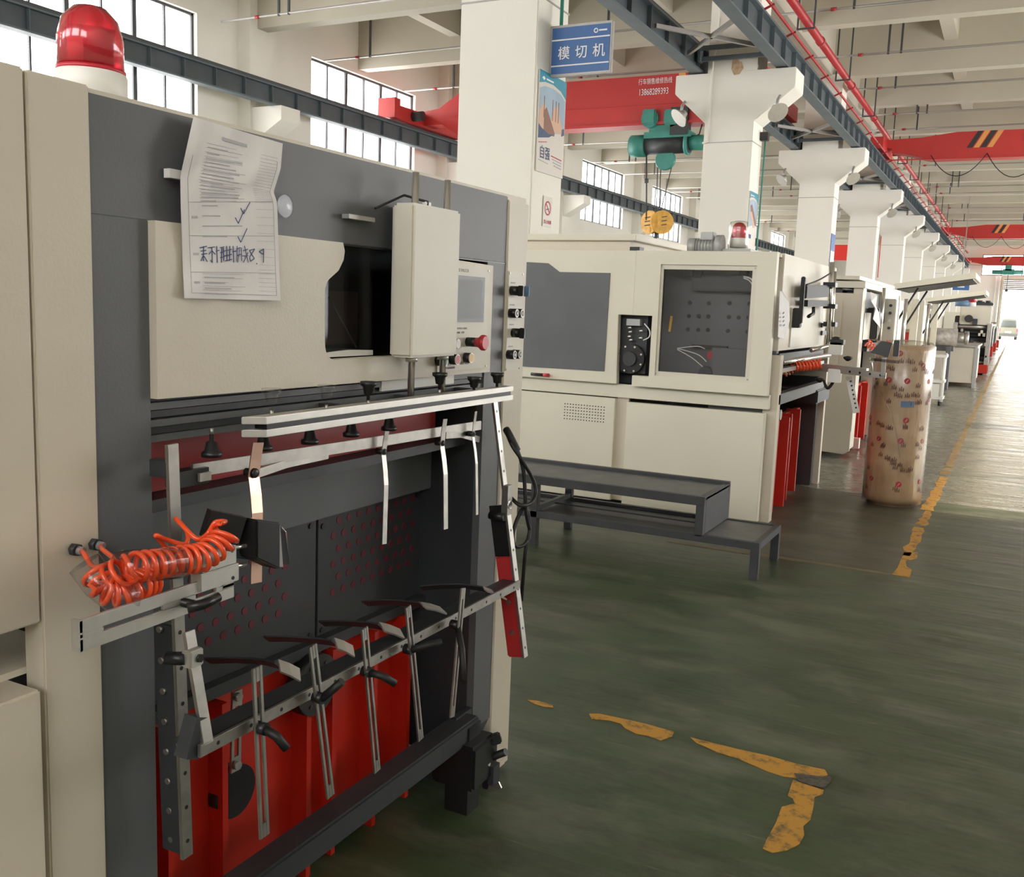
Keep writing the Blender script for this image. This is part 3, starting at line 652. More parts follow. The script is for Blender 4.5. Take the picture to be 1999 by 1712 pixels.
# head box with rods
MB().prism([(1.98, 1.412), (2.19, 1.412), (2.19, 1.782), (1.98, 1.776)], 'X', FX+.012, FX+.05).build('head_box', beige2, M1, bevel=.004)
for yy, zt in ((1.95, 1.85), (2.095, 1.85)):
    MB().cyl((FX+.085, yy-.02+.04, 1.312), (FX+.085, yy+.02, zt), .0085, n=14).build('guide_rod', chrome, M1)
MB().box(FX+.05, FX+.11, 1.93, 2.145, 1.413, 1.776).build('rod_cover', beige2, M1, bevel=.006)
for yy in (1.97, 2.115): MB().cyl((FX+.085, yy, 1.402), (FX+.085, yy, 1.414), .015).build('collar', alu, M1)
MB().tube([(FX+.07, 2.045, 1.776), (FX+.07, 2.05, 1.79), (FX+.04, 1.99, 1.80), (FX+.02, 1.9, 1.76)], .003, 6).build('sensor_lead', blackr, M1)
B(FX, FX+.02, 1.80, 1.90, 1.728, 1.738).build('magnet_bar', greyc, M1)
MB().box(FX+.06, FX+.07, 2.04, 2.05, 1.776, 1.79).box(FX+.06, FX+.07, 2.055, 2.065, 1.776, 1.79).build('plug', white, M1)
# operator panel
op = B(FX+.012, FX+.017, 2.20, 2.47, 1.362, 1.648).build('operator_panel', beige2, M1)
B(FX+.017, FX+.019, 2.28, 2.442, 1.495, 1.622).build('screen_bezel', mat('bezel', (.13, .14, .15), .4), M1)
s_ = B(FX+.019, FX+.0205, 2.29, 2.425, 1.508, 1.612).build('touch_screen', screen, M1)
text('lettering', 'CE PACCA', inkl, M1, (FX+.0172, 2.29, 1.632), (0, 1, 0), (0, 0, 1), .013, .0003)
text('lettering', 'MAIN POWER EMERG', inkl, M1, (FX+.0172, 2.275, 1.475), (0, 1, 0), (0, 0, 1), .008, .0003)
text('lettering', 'ACPOWER   STOP', ink, M1, (FX+.0172, 2.28, 1.464), (0, 1, 0), (0, 0, 1), .007, .0003)
text('lettering', '自动 注 : 请勿带电操作设备', ink, M1, (FX+.0172, 2.235, 1.378), (0, 1, 0), (0, 0, 1), .011, .0003)
text('lettering', '操作前请阅读说明', ink, M1, (FX+.0172, 2.235, 1.368), (0, 1, 0), (0, 0, 1), .007, .0003)
def button(y_, z_, r, m_, name='push_button', d=.022, coll=black):
    b = MB().cyl((FX+.014, y_, z_), (FX+.014+d, y_, z_), r, n=18).build(name, coll, M1)
    MB().cyl((FX+.014+d, y_, z_), (FX+.017+d, y_, z_), r*.86, n=18).build('button_face', m_, b)
    MB().ring([(y_+r*1.02*math.cos(k*PI/8), z_+r*1.02*math.sin(k*PI/8)) for k in range(16)], [(y_+r*.84*math.cos(k*PI/8), z_+r*.84*math.sin(k*PI/8)) for k in range(16)], 'X', FX+.013+d, FX+.0165+d).build('button_ring', steel, b)
button(2.27, 1.437, .013, white, 'key_switch'); MB().cyl((FX+.014, 2.355, 1.44), (FX+.05, 2.355, 1.44), .013, n=16).build('stop_stem', black, M1)
MB().lathe((FX+.045, 2.355, 1.44), [(.013, 0), (.014, .01), (.022, .02), (.022, .028), (.018, .031)], 20, 'X').build('stop_button', redbtn, M1)
button(2.205, 1.392, .014, grnbtn); button(2.27, 1.394, .014, redbtn); button(2.345, 1.396, .014, yelbtn)
# switch strip on the right post
B(FX, FX+.004, 2.618, 2.712, 1.345, 1.648).build('switch_plate', beige2, M1)
for (y_, z_, kind) in ((2.635, 1.59, 'k'), (2.675, 1.59, 'b'), (2.632, 1.522, 'r'), (2.668, 1.522, 'r'), (2.655, 1.462, 'k'), (2.628, 1.396, 'r'), (2.664, 1.396, 'r')):
    b = MB().cyl((FX+.004, y_, z_), (FX+.028, y_, z_), .014, n=16).build('knob', black, M1)
    if kind == 'r':
        MB().ring([(y_+.012*math.cos(k*PI/8), z_+.012*math.sin(k*PI/8)) for k in range(16)], [(y_+.010*math.cos(k*PI/8), z_+.010*math.sin(k*PI/8)) for k in range(16)], 'X', FX+.028, FX+.029).build('knob_ring', steel, b)
        MB().cyl((FX+.028, y_, z_), (FX+.030, y_, z_), .004, n=10).build('knob_mark', whitet, b)
    else:
        MB().prism([(y_-.006, z_-.016), (y_+.006, z_-.016), (y_+.004, z_+.016), (y_-.004, z_+.016)], 'X', FX+.028, FX+.046).build('knob_grip', bluem if kind == 'b' else black, b, bevel=.002)
for z_ in (1.612, 1.545, 1.485, 1.418): B(FX+.004, FX+.0045, 2.63, 2.66, z_, z_+.004).build('caption', inkl, M1)
for (y_, z_) in ((2.622, 1.642), (2.708, 1.642), (2.622, 1.35), (2.708, 1.35), (2.465, 1.642), (2.465, 1.368)): MB().cyl((FX+.003, y_, z_), (FX+.019 if y_ < 2.5 else FX+.006, y_, z_), .003, n=8).build('screw', steel, M1)

# dark delivery throat below the cover
for z_, d in ((1.339, 0), (1.323, .010), (1.307, .002), (1.292, .012), (1.278, .005)):
    B(FX-.10, FX-.01-d, 1.25, 2.50, z_-.0065, z_+.0065).build('guide_rail', dark if d < .01 else darker, M1)
B(FX-.12, FX-.03, 1.25, 2.5, 1.345, 1.353).build('rail_cap', darker, M1)
for y_, wd_ in ((1.98, .12), (2.12, .16), (2.27, .06)):
    B(FX-.015, FX-.008, y_, y_+wd_, 1.322, 1.347).build('bright_gap_plate', white, M1)  # white plates stand in for bright light seen through the machine
def knob(p, up_=1, m_=black):
    p = Vector(p); b = MB().lathe(p, [(.004, 0), (.004, .012*up_), (.010, .014*up_), (.013, .03*up_), (.019, .034*up_), (.019, .042*up_), (.004, .043*up_)], 14).build('clamp_knob', m_, M1)
    MB().cyl(p-Vector((0, 0, .012*up_)), p, .0035, n=8).build('knob_stud', steel, b)
for px, py in ((413, 848), (514, 838), (605, 828), (686, 816), (760, 806)):
    knob(at(px, py, X=-1.31), -1)
for px, py, xx in ((858, 760, -1.27), (970, 757, -1.27)): knob(at(px, py, X=xx), 1)
for px, py in ((530, 800), (637, 790), (719, 781), (925, 766)): knob(at(px, py, X=-1.27), 1, clear if px < 700 else black)
# double aluminium rail
a, b_ = at(512, 812, X=-1.262), at(1003, 769, X=-1.262); zt_ = (a.z+b_.z)/2
for k, z_ in enumerate((1.312, 1.287)):
    MB().prism([(-1.285, 1.375), (-1.25, 1.405), (-1.25, 2.43), (-1.285, 2.43)], 'Z', z_-.007, z_+.007).build('support_rail', alu, M1, bevel=.001)
B(-1.283, -1.253, 1.41, 2.42, 1.294, 1.305).build('rail_spacer', black, M1)
for y_ in (1.75, 2.05, 2.35): B(FX-.02, -1.28, y_-.012, y_+.012, 1.29, 1.31).build('rail_bracket', darker, M1)
# red cross beam and dark slab
MB().box(-1.54, -1.50, 1.24, 2.42, 1.15, 1.262).build('cross_beam', redb, M1, bevel=.003)
MB().box(-1.50, -1.44, 1.24, 2.5, 1.125, 1.15).build('beam_ledge', darker, M1)
B(-1.62, -1.56, 1.24, 2.5, .975, 1.145).build('apron_panel', dark, M1, bevel=.003)
B(-1.61, -1.60, 1.24, 1.994, .62, .972).build('perforated_door', darker, M1, bevel=.002)
B(-1.61, -1.60, 2.0, 2.5, .62, .972).build('perforated_door', darker, M1, bevel=.002)
hs = None
for gx0, gx1, nx, zz0 in ((2.055, 2.47, 9, .745), (1.30, 1.88, 12, .745)):
    for r in range(6):
        for c in range(nx):
            y_ = gx0 + (gx1-gx0)*(c+.25+(.5 if r % 2 else 0))/nx; z_ = zz0 + .20*r/5
            if hs is None: hs = MB().cyl((-1.601, y_, z_), (-1.5985, y_, z_), .0105, n=12).build('hole', holem, M1); h0 = Vector((0, y_, z_))
            else: shared(hs, (0, y_-h0.y, z_-h0.z), M1)
for y_, z_ in ((2.02, .94), (2.48, .95), (2.02, .65), (1.97, .95), (1.97, .65)): MB().cyl((-1.601, y_, z_), (-1.596, y_, z_), .008, n=8).build('bolt', black, M1)
# lower red lift frame
MB().prism([(1.24, .62), (2.5, .60), (2.5, .63), (1.24, .65)], 'X', -1.60, -1.57).build('lip_sheet', darker, M1)
B(-1.64, -1.60, 1.15, 2.42, .05, .60).build('lift_plate', redp, M1)
for y_, d, z0_, z1_ in ((1.30, .05, .0, .60), (1.42, .06, .0, .60), (1.60, .045, 0, .60), (1.90, .05, 0, .46), (2.02, .04, 0, .60), (2.20, .05, .0, .60), (2.36, .06, .02, .6)):
    B(-1.61, -1.60+d, y_, y_+.018, z0_, z1_).build('rib', redp, M1)
B(-1.61, -1.56, 1.2, 2.3, .04, .08).build('foot_rail', redp, M1)
c = at(621, 1337, X=-1.54); MB().cyl((-1.58, c.y, c.z), (-1.54, c.y, c.z), .082, n=32).build('sprocket_disc', black, M1)
for k in range(6): MB().cyl((-1.54, c.y+.06*math.cos(k*PI/3), c.z+.06*math.sin(k*PI/3)), (-1.536, c.y+.06*math.cos(k*PI/3), c.z+.06*math.sin(k*PI/3)), .005, n=8).build('bolt', darker, M1)
c = at(462, 1545, X=-1.57); MB().cyl((-1.60, c.y, c.z), (-1.57, c.y, c.z), .065, n=32).build('sprocket_disc', black, M1)
a, b_ = at(462, 1348, X=-1.46), at(459, 1505, X=-1.46); lk = MB().slotbar(a, b_, .03, .006, .014, (0, 1, 0), .035).build('slotted_link', steel, M1)
for p in (at(462, 1360, X=-1.455), at(460, 1493, X=-1.455)): MB().cyl(p, p+Vector((.01, 0, 0)), .010, n=10).build('bolt', steel, M1)
MB().box(-1.42, -1.345, 1.14, 2.47, .225, .295).build('bottom_beam', darker, M1, bevel=.006)
a = at(895, 1440, Y=2.45); MB().box(-1.42, -1.34, 2.40, 2.47, .0, .28).build('stand_leg', black, M1)
MB().box(-1.45, -1.3, 2.36, 2.5, .10, .24).build('foot_block', black, M1, bevel=.01)
MB().box(-3.2, -3.0, 0, .2, 0, .12).box(-3.2, -3.0, 2.4, 2.6, 0, .12).box(-1.9, -1.7, 2.3, 2.5, 0, .12).box(-1.9, -1.7, 0, .2, 0, .12).build('foot_pad', black, M1)
# latch clamp at the bottom corner
cl_ = subthing('toggle_clamp', M1, (-1.29, 2.5, .05))
MB().box(-1.33, -1.31, 2.47, 2.53, .06, .22).build('clamp_body', black, cl_, bevel=.004)
MB().bar((-1.34, 2.47, .205), (-1.285, 2.5, .228), .03, .03).build('clamp_arm', black, cl_, bevel=.004)
MB().tube([(-1.32, 2.48, .155), (-1.29, 2.5, .17), (-1.265, 2.5, .185)], .012, 10).build('clamp_lever', blackr, cl_)
MB().cyl((-1.322, 2.46, .15), (-1.30, 2.46, .155), .008).build('pin', steel, cl_)
MB().box(-1.31, -1.29, 2.47, 2.51, .08, .14).build('latch_plate', darker, cl_)
MB().bar((-1.31, 2.48, .06), (-1.27, 2.48, .085), .02, .006).build('latch_hook', steel, cl_)

# ---- adjustable gauge frame in front of the throat
G = subthing('gauge_frame', M1, (-1.25, 1.8, .3), 'steel frame of drilled and slotted bars')
def gq(px, py, X): return at(px, py, X=X)
def holes(p, q, n, nrm, r=.004, off=.004, par=G):
    p, q, nrm = Vector(p), Vector(q), Vector(nrm).normalized()
    for k in range(n):
        c = p.lerp(q, (k+.5)/n); MB().cyl(c+nrm*(off-.001), c+nrm*(off+.0006), r, n=10).build('drilled_hole', black, par)
# left upright (angle: bright front face, dark bolted flank)
lt, lb = Vector((-1.30, 1.218, 1.283)), Vector((-1.30, 1.243, .487))
MB().bar(lt, lb, .026, .008, (0, 1, 0)).build('left_upright', steel, G, bevel=.001)
MB().bar(lt.lerp(lb, .42)+Vector((-.026, -.010, 0)), lb+Vector((-.026, -.010, .01)), .045, .006, (1, 0, 0)).build('flank_plate', darker, G)
MB().bar(lt+Vector((-.022, -.002, -.03)), lt+Vector((-.022, -.002, -.06)), .04, .02, (1, 0, 0)).build('upright_fixing', darker, G)
for k in range(8):
    z_ = 1.0-.06*k; c = Vector((-1.328, 1.218+.003*k, z_-.06)); MB().cyl(c, c+Vector((0, -.010, 0)), .006, n=10).build('bolt', steel, G)
holes(lt.lerp(lb, .22), lb, 9, (1, 0, 0))
# leaning right upright
rt_, rb = Vector((-1.348, 2.50, 1.262)), Vector((-1.213, 2.50, .50))
MB().bar(rt_, rb, .026, .008, (0, 1, 0)).build('right_upright', steel, G, bevel=.001)
nn = (rb-rt_).cross(Vector((0, 1, 0))).normalized(); nn = nn if nn.x > 0 else -nn
holes(rt_, rb, 13, nn)
MB().bar(rt_.lerp(rb, .60)-nn*.03, rb-nn*.03, .012, .055, (0, 1, 0)).build('red_backing_bar', redb, G, bevel=.004); MB().bar(rt_.lerp(rb, .40)-nn*.03, rt_.lerp(rb, .60)-nn*.03, .012, .055, (0, 1, 0)).build('backing_bar', black, G)
for f_ in (.78, .90): c = rt_.lerp(rb, f_)-nn*.03; MB().cyl(c+Vector((0, -.006, 0)), c+Vector((0, -.012, 0)), .007, n=10).build('bolt', steel, G)
c = rt_.lerp(rb, .40); MB().cyl(c+nn*.004, c+nn*.012, .013, n=14).build('pivot', chrome, G); MB().bar(c+Vector((0, 0, .06)), c+Vector((0, 0, -.03)), .03, .02, (0, 1, 0)).build('pivot_block', steel, G)
c2_ = gq(985, 1010, -1.29); MB().cyl(c2_+Vector((-.05, 0, 0)), c2_, .012).build('lock_screw', black, G)
# lower drilled cross bar
ca, cb = gq(388, 1462, -1.2), gq(1008, 1150, -1.235)
ca.z = .752; cb = Vector((-1.238, 2.49, .725))
MB().bar(ca, cb, .024, .008).build('cross_bar', steel, G, bevel=.001); holes(ca, cb, 15, (1, .03, 0))
MB().bar(ca+Vector((-.04, 0, .004)), cb+Vector((-.03, 0, .004)), .006, .05, (0, 0, 1)).build('cross_bar_back', darker, G)
# left link
la, lb2 = gq(368, 1232, -1.24), gq(405, 1452, -1.2)
MB().bar(la, lb2, .024, .008, (0, 1, 0)).build('side_link', steel, G, bevel=.001)
c = gq(376, 1283, -1.228); MB().box(c.x-.012, c.x+.012, c.y-.016, c.y+.016, c.z-.016, c.z+.016).build('clamp_block', alu, G, bevel=.003)
MB().cyl(c+Vector((.012, .004, 0)), c+Vector((.016, .004, 0)), .008, n=6).build('hex_socket', black, G); MB().tube([c+Vector((-.005, -.01, 0)), c+Vector((-.04, -.02, -.004))], .012, 10).build('clamp_stud', black, G)
MB().bar(lb2+Vector((-.02, -.005, .05)), ca+Vector((-.02, -.01, -.012)), .03, .03, (0, 1, 0)).build('corner_block', darker, G)
# slotted stops with clamp levers
for i, (x0_, y0_, x1_, y1_, wd_, lvx, lvy) in enumerate(((501, 1302, 516, 1633, .026, 560, 1462), (610, 1260, 645, 1555, .024, 668, 1330), (711, 1226, 736, 1506, .023, 772, 1335), (796, 1184, 821, 1444, .022, 862, 1253), (904, 1148, 882, 1400, .021, 905, 1330))):
    p, q = gq(x0_, y0_, -1.185), gq(x1_, y1_, -1.175)
    MB().slotbar(p, q, wd_, .005, wd_*.36, (0, 1, 0), .028).build('slotted_stop', steel, G, bevel=.0008)
    d = (cb-ca); f_ = (p.lerp(q, .3).y-ca.y)/d.y; c = ca+d*f_; c.x += .018
    MB().cyl(c, c+Vector((.022, 0, 0)), .012, n=12).build('lever_boss', black, G)
    e = gq(lvx, lvy, -1.13); MB().tube([c+Vector((.018, 0, 0)), c.lerp(e, .45)+Vector((.015, 0, .004)), e], .0085, 10).build('clamp_lever', blackr, G)
# curved press fingers behind the stops
def ribbon(pts, w, t, m_, name, par, side=(0, 0, 1)):
    mb = MB()
    pts = [Vector(p) for p in pts]; a = Vector(side).normalized(); vs = []
    for i, p in enumerate(pts):
        e = (pts[min(i+1, len(pts)-1)]-pts[max(i-1, 0)]).normalized(); s_ = (a-e*a.dot(e)).normalized(); nrm = e.cross(s_)
        vs += [p-s_*w/2-nrm*t/2, p+s_*w/2-nrm*t/2, p+s_*w/2+nrm*t/2, p-s_*w/2+nrm*t/2]
    fs = [(0, 3, 2, 1), tuple(4*(len(pts)-1)+k for k in (0, 1, 2, 3))]
    for i in range(len(pts)-1):
        for k in range(4): fs.append((4*i+k, 4*i+(k+1) % 4, 4*i+4+(k+1) % 4, 4*i+4+k))
    mb.add(vs, fs); return mb.build(name, m_, par)
for (sx, sy, mx_, my_, ex, ey, tx, ty) in ((405, 1290, 500, 1290, 545, 1300, 585, 1318), (520, 1247, 610, 1250, 655, 1256, 690, 1272), (628, 1217, 705, 1218, 745, 1224, 785, 1238), (712, 1178, 780, 1176, 825, 1182, 865, 1192), (822, 1148, 900, 1144, 945, 1150, 982, 1165)):
    P = [gq(sx, sy, -1.44), gq(mx_, my_, -1.33), gq(ex, ey, -1.26), gq(tx, ty, -1.24)]
    P = [P[0], P[0].lerp(P[1], .5)+Vector((0, 0, .002)), P[1], P[1].lerp(P[2], .6)+Vector((0, 0, .001)), P[2], P[3]]
    ribbon(P[:5], .030, .004, darker, 'press_finger', G, (.5, -1, .9)); sv_ = (P[5]-P[2]).cross(Vector((0, 0, 1))); ribbon([P[4], P[4].lerp(P[5], .5)+Vector((0, 0, .002)), P[5]], .036, .004, alu, 'lit_finger_tab', G, sv_)  # brighter tab material paints in the lit end of the dark leaf
# upper flat bar and hanging leaves
ua, ub = Vector((-1.36, 1.322, 1.214)), Vector((-1.36, 2.44, 1.196))
MB().bar(ua, ub, .026, .008).build('upper_bar', steel, G, bevel=.001)
ribbon([gq(500, 925, -1.34), gq(560, 905, -1.36), gq(640, 888, -1.38)], .018, .004, steel, 'stay_strip', G)
ribbon([gq(870, 850, -1.35), gq(900, 848, -1.36), gq(935, 858, -1.37)], .018, .004, steel, 'stay_strip', G)
MB().bar(ua+Vector((0, -.05, -.01)), ua+Vector((0, .03, -.01)), .03, .03).build('bar_holder', black, G); MB().bar(gq(386, 932, -1.345), gq(408, 928, -1.345), .016, .012).build('bar_end', alu, G)
for (xa, ya, xb_, yb_, wd_, mm, X_) in ((504, 864, 500, 1138, .030, copper, -1.28), (757, 832, 750, 1062, .018, steel, -1.335), (869, 818, 870, 1033, .021, steel, -1.335), (929, 803, 931, 1005, .013, steel, -1.335)):
    p, q = gq(xa, ya, X_), gq(xb_, yb_, X_+.02); P = [p.lerp(q, k/8) for k in range(9)]
    P[1].x -= .006; P[2].x -= .010; P[3].x -= .004
    lf = ribbon(P, wd_, .002, mm, 'hanging_leaf', G, (0, 1, 0))
    c = p.lerp(q, .22); MB().cyl(c+Vector((-.03, 0, 0)), c+Vector((-.006, 0, 0)), .008, n=12).build('leaf_pin', black, G)
    MB().lathe(c+Vector((-.006, 0, 0)), [(wd_*.33, 0), (wd_*.30, .002), (wd_*.1, .003)], 14, 'X').build('leaf_dimple', black if mm is copper else darker, G)
# sensor arm
S = subthing('sensor_arm', M1, (-1.2, 1.1, 1.0), 'slotted aluminium arm with dark photo sensor')
p, q = Vector((-1.2, .938, 1.033)), Vector((-1.2, 1.262, 1.036))
MB().slotbar(p, q, .050, .008, .008, (0, 0, 1), .045).bar(p.lerp(q, .50), p.lerp(q, .72), .010, .008).bar(q-Vector((0, .03, 0)), q, .010, .008).build('slotted_arm', alu, S, bevel=.0015)
MB().bar(p+Vector((-.014, .003, 0)), p+Vector((.004, .003, 0)), .050, .006, (0, 0, 1)).build('arm_lip', alu, S)
c = p.lerp(q, .63)+Vector((.008, 0, -.002)); MB().cyl(c+Vector((-.09, 0, 0)), c+Vector((.02, 0, 0)), .008, n=12).build('lever_boss', black, S)
MB().tube([c+Vector((.015, -.01, -.004)), c+Vector((.03, .01, 0)), c+Vector((.03, .045, .004))], .009, 10).build('clamp_lever', black, S)
for (a0, a1, b0, b1, nm) in ((1.18, 1.262, 1.075, 1.108, 'upper_block'), (1.176, 1.268, 1.042, 1.074, 'lower_block')):
    MB().box(-1.215, -1.19, a0, a1, b0, b1).build(nm, alu, S, bevel=.0015)
for yy, zz in ((1.25, 1.10), (1.252, 1.05), (1.196, 1.095)): MB().cyl((-1.192, yy, zz), (-1.189, yy, zz), .0035, n=8).build('screw', black, S)
for zz in (1.065, 1.10): MB().cyl((-1.205, 1.262, zz), (-1.205, 1.30, zz-.004), .004, n=8).build('pin', chrome, S)
pl2 = [gq(470, 1015, -1.21), gq(575, 1030, -1.21), gq(582, 1106, -1.21), gq(470, 1092, -1.21)]
MB().prism([(pl2[0].y+.02, pl2[0].z), (pl2[0].y+.085, pl2[0].z-.018), (pl2[0].y+.085, 1.035), (pl2[0].y+.02, pl2[3].z)], 'X', -1.235, -1.19).build('photo_sensor', black, S, bevel=.003)
MB().prism([(pl2[0].y, pl2[0].z), (pl2[1].y-.012, pl2[1].z), (pl2[1].y, pl2[1].z-.008), (pl2[2].y, pl2[2].z), (pl2[3].y, pl2[3].z)], 'X', -1.236, -1.232).build('guard_plate', tint, S)
MB().prism([(pl2[1].y-.045, pl2[1].z+.014), (pl2[1].y-.02, pl2[1].z+.006), (pl2[2].y-.022, pl2[2].z+.001), (pl2[2].y-.04, pl2[2].z+.006)], 'X', -1.231, -1.229).build('label_plate', greyc, S)
MB().tube([(-1.232, pl2[1].y-.012, pl2[1].z), (-1.232, pl2[1].y, pl2[1].z-.012), (-1.232, pl2[2].y, pl2[2].z)], .0015, 6).build('bright_edge', chrome, S)
MB().bar(gq(400, 1020, -1.25), gq(470, 1035, -1.22), .05, .02).build('sensor_body', black, S)

# coiled orange air hoses
def coil(path, turns, R, r, name, label, ends, lead_in=None, lead_out=None):
    P = [Vector(p) for p in path]; N = turns*18; seg = [(P[i+1]-P[i]).length for i in range(len(P)-1)]; L = sum(seg); pts = []
    def along(s):
        for i, l in enumerate(seg):
            if s <= l or i == len(seg)-1: return P[i].lerp(P[i+1], min(1, s/l)), (P[min(i+2, len(P)-1)]-P[max(i-1, 0)]).normalized() if False else (P[i+1]-P[i]).normalized()
            s -= l
    for k in range(N+1):
        c, d = along(L*k/N); d0 = along(min(L, L*k/N+.012))[1]; d = (d+d0).normalized()
        a = Vector((0, 0, 1)); a = (a-d*a.dot(d)).normalized(); b = d.cross(a); t_ = 2*PI*turns*k/N
        pts.append(c+a*math.cos(t_)*R+b*math.sin(t_)*R)
    t = thing(name, label, 'hose', P[0])
    full = (smooth([Vector(v) for v in lead_in]+[pts[0]])[:-1] if lead_in else []) + pts + (smooth([pts[-1]]+[Vector(v) for v in lead_out])[1:] if lead_out else [])
    MB().tube(full, r, 8).build('hose_tube', rubr, t); return t
def smooth(P, n=6):
    out = []
    for i in range(len(P)-1):
        p0, p1, p2, p3 = P[max(i-1, 0)], P[i], P[i+1], P[min(i+2, len(P)-1)]
        for k in range(n):
            t = k/n; out.append(.5*((2*p1)+(p2-p0)*t+(2*p0-5*p1+4*p2-p3)*t*t+(3*p1-p0-3*p2+p3)*t**3))
    return out+[P[-1]]
f1, f2 = gq(143, 1072, -1.375), gq(182, 1062, -1.375)
h1 = coil([gq(215, 1128, -1.24), gq(255, 1108, -1.21), gq(330, 1098, -1.20), gq(395, 1088, -1.19), gq(430, 1062, -1.19), gq(445, 1035, -1.19)], 15, .0225, .0044, 'coiled_air_hose', 'upper orange coiled air hose running to the sensor block', None,
          lead_in=[f2+Vector((.02, 0, 0)), gq(200, 1072, -1.33), gq(222, 1092, -1.27)], lead_out=[gq(440, 1018, -1.2), gq(420, 1020, -1.21), gq(405, 1042, -1.22), gq(385, 1052, -1.22), gq(360, 1030, -1.25), gq(343, 1012, -1.28)])
h2 = coil([gq(190, 1120, -1.26), gq(205, 1150, -1.24), gq(235, 1158, -1.23), gq(265, 1145, -1.22), gq(298, 1132, -1.23)], 9, .023, .0044, 'coiled_air_hose', 'lower orange coiled air hose looping under the upper one', None,
          lead_in=[f1+Vector((.02, 0, 0)), gq(165, 1082, -1.33), gq(180, 1105, -1.29)], lead_out=[gq(320, 1110, -1.25), gq(335, 1085, -1.27), gq(312, 1055, -1.27), gq(305, 1045, -1.26), gq(330, 1055, -1.26), gq(362, 1062, -1.25), gq(366, 1040, -1.26), gq(350, 1018, -1.28)])
for f_, lb_ in ((f1, 'left dark push-in air fitting on the cream post'), (f2, 'right dark push-in air fitting beside the charcoal strip')):
    t = thing('air_fitting', lb_, 'fitting', f_)
    MB().cyl(f_, f_+Vector((.012, 0, 0)), .011, n=6).build('nut', darker, t); MB().cyl(f_+Vector((.012, 0, 0)), f_+Vector((.022, .003, -.002)), .0075, n=12).build('collar', mat('fitting_grey', (.3, .27, .28), .3), t)
sv = tag(MB().tube([gq(232, 1108, -1.215), gq(285, 1104, -1.205), gq(350, 1098, -1.195)], .027, 20).build('spiral_sleeve', clear), 'clear plastic sleeve around the upper orange coil', 'sleeve')
sv = tag(MB().tube([gq(165, 1100, -1.27), gq(195, 1140, -1.245), gq(225, 1165, -1.225), gq(262, 1160, -1.215)], .026, 20).build('spiral_sleeve', clear), 'clear plastic sleeve around the lower orange coil', 'sleeve')

# hanging black cable at the right post
P = [gq(988, 842, -1.34), gq(1000, 870, -1.31), gq(1020, 900, -1.28), gq(1040, 935, -1.26), gq(1046, 962, -1.25), gq(1036, 982, -1.25), gq(1015, 986, -1.26), gq(996, 970, -1.3)]
def smooth(P, n=6):
    out = []
    for i in range(len(P)-1):
        p0, p1, p2, p3 = P[max(i-1, 0)], P[i], P[i+1], P[min(i+2, len(P)-1)]
        for k in range(n):
            t = k/n; out.append(.5*((2*p1)+(p2-p0)*t+(2*p0-5*p1+4*p2-p3)*t*t+(3*p1-p0-3*p2+p3)*t**3))
    return out+[P[-1]]
cbk = thing('looped_cable', 'black cable hanging in loops down the right post of the nearest machine', 'cable', (-1.3, 2.6, .7))
MB().tube(smooth(P), .006, 8).build('cable_loop', blackr, cbk)
P = [gq(990, 838, -1.34), gq(1008, 875, -1.3), gq(1022, 920, -1.28), gq(1027, 1000, -1.27), gq(1034, 1040, -1.27), gq(1024, 1062, -1.27), gq(1006, 1066, -1.28), gq(1002, 1040, -1.29), gq(1012, 1008, -1.29), gq(1026, 990, -1.28), gq(1034, 1030, -1.27), gq(1026, 1075, -1.27), gq(1022, 1120, -1.28), gq(1018, 1172, -1.29)]
MB().tube(smooth(P), .006, 8).build('cable_run', blackr, cbk)
MB().tube(smooth([gq(988, 838, -1.34), gq(996, 852, -1.32), gq(1010, 880, -1.3)]), .011, 10).build('plug_sleeve', blackr, cbk)

# crumpled paper sheet taped on the front
pg = thing('paper_sheet', 'crumpled printed form with handwriting stuck on the nearest machine', 'paper', (FX+.02, 1.46, 1.54))
cols, rws = 16, 26; vs = []; rng = random.Random(3)
L_ = [(228, 378), (300, 362), (345, 352), (400, 353), (520, 357), (582, 360)]; R__ = [(280, 552), (330, 548), (375, 534), (395, 541), (520, 545), (587, 548)]
def interp(T, v):
    k = v*(len(T)-1); i = min(int(k), len(T)-2); f_ = k-i
    return T[i][1]*(1-f_)+T[i+1][1]*f_, T[i][0]*(1-f_)+T[i+1][0]*f_
def paper(u, v, lift=0):
    lx_, ly_ = interp(L_, v); rx_, ry_ = interp(R__, v); px, py = lx_*(1-u)+rx_*u, ly_*(1-u)+ry_*u
    b = .006*math.sin(5*u+7*v)*math.sin(9*v+2*u)+.004*math.sin(17*u+5*v)+.012*max(0, v-.7)+.018+.01*abs(u-.5)
    return at(px, py, X=FX+b+lift)
for j in range(rws+1):
    for i in range(cols+1): vs.append(paper(i/cols, j/rws))
vs2 = [v+Vector((-.0006, 0, 0)) for v in vs]; n_ = len(vs); fs = []
for j in range(rws):
    for i in range(cols):
        a = j*(cols+1)+i; q4 = (a, a+1, a+cols+2, a+cols+1); fs += [q4, tuple(n_+k for k in reversed(q4))]
MB().add(vs+vs2, fs, True).build('sheet', whitep, pg)
m = MB()
def pline(u0, v0, u1, v1, w=.0008, mb=None):
    N = max(2, int(10*max(abs(u1-u0), abs(v1-v0))*2)); P = [paper(u0+(u1-u0)*k/N, v0+(v1-v0)*k/N, .0008) for k in range(N+1)]
    for k in range(N): (mb or m).bar(P[k], P[k+1], w, .0004, (0, 0, 1) if abs(u1-u0) > abs(v1-v0) else (0, 1, 0))
for v in (.58, .70, .835, .965): pline(.08, v, .96, v+.005, .0009)
pline(.08, .2, .08, .965, .0007); pline(.96, .15, .96, .97, .0007)
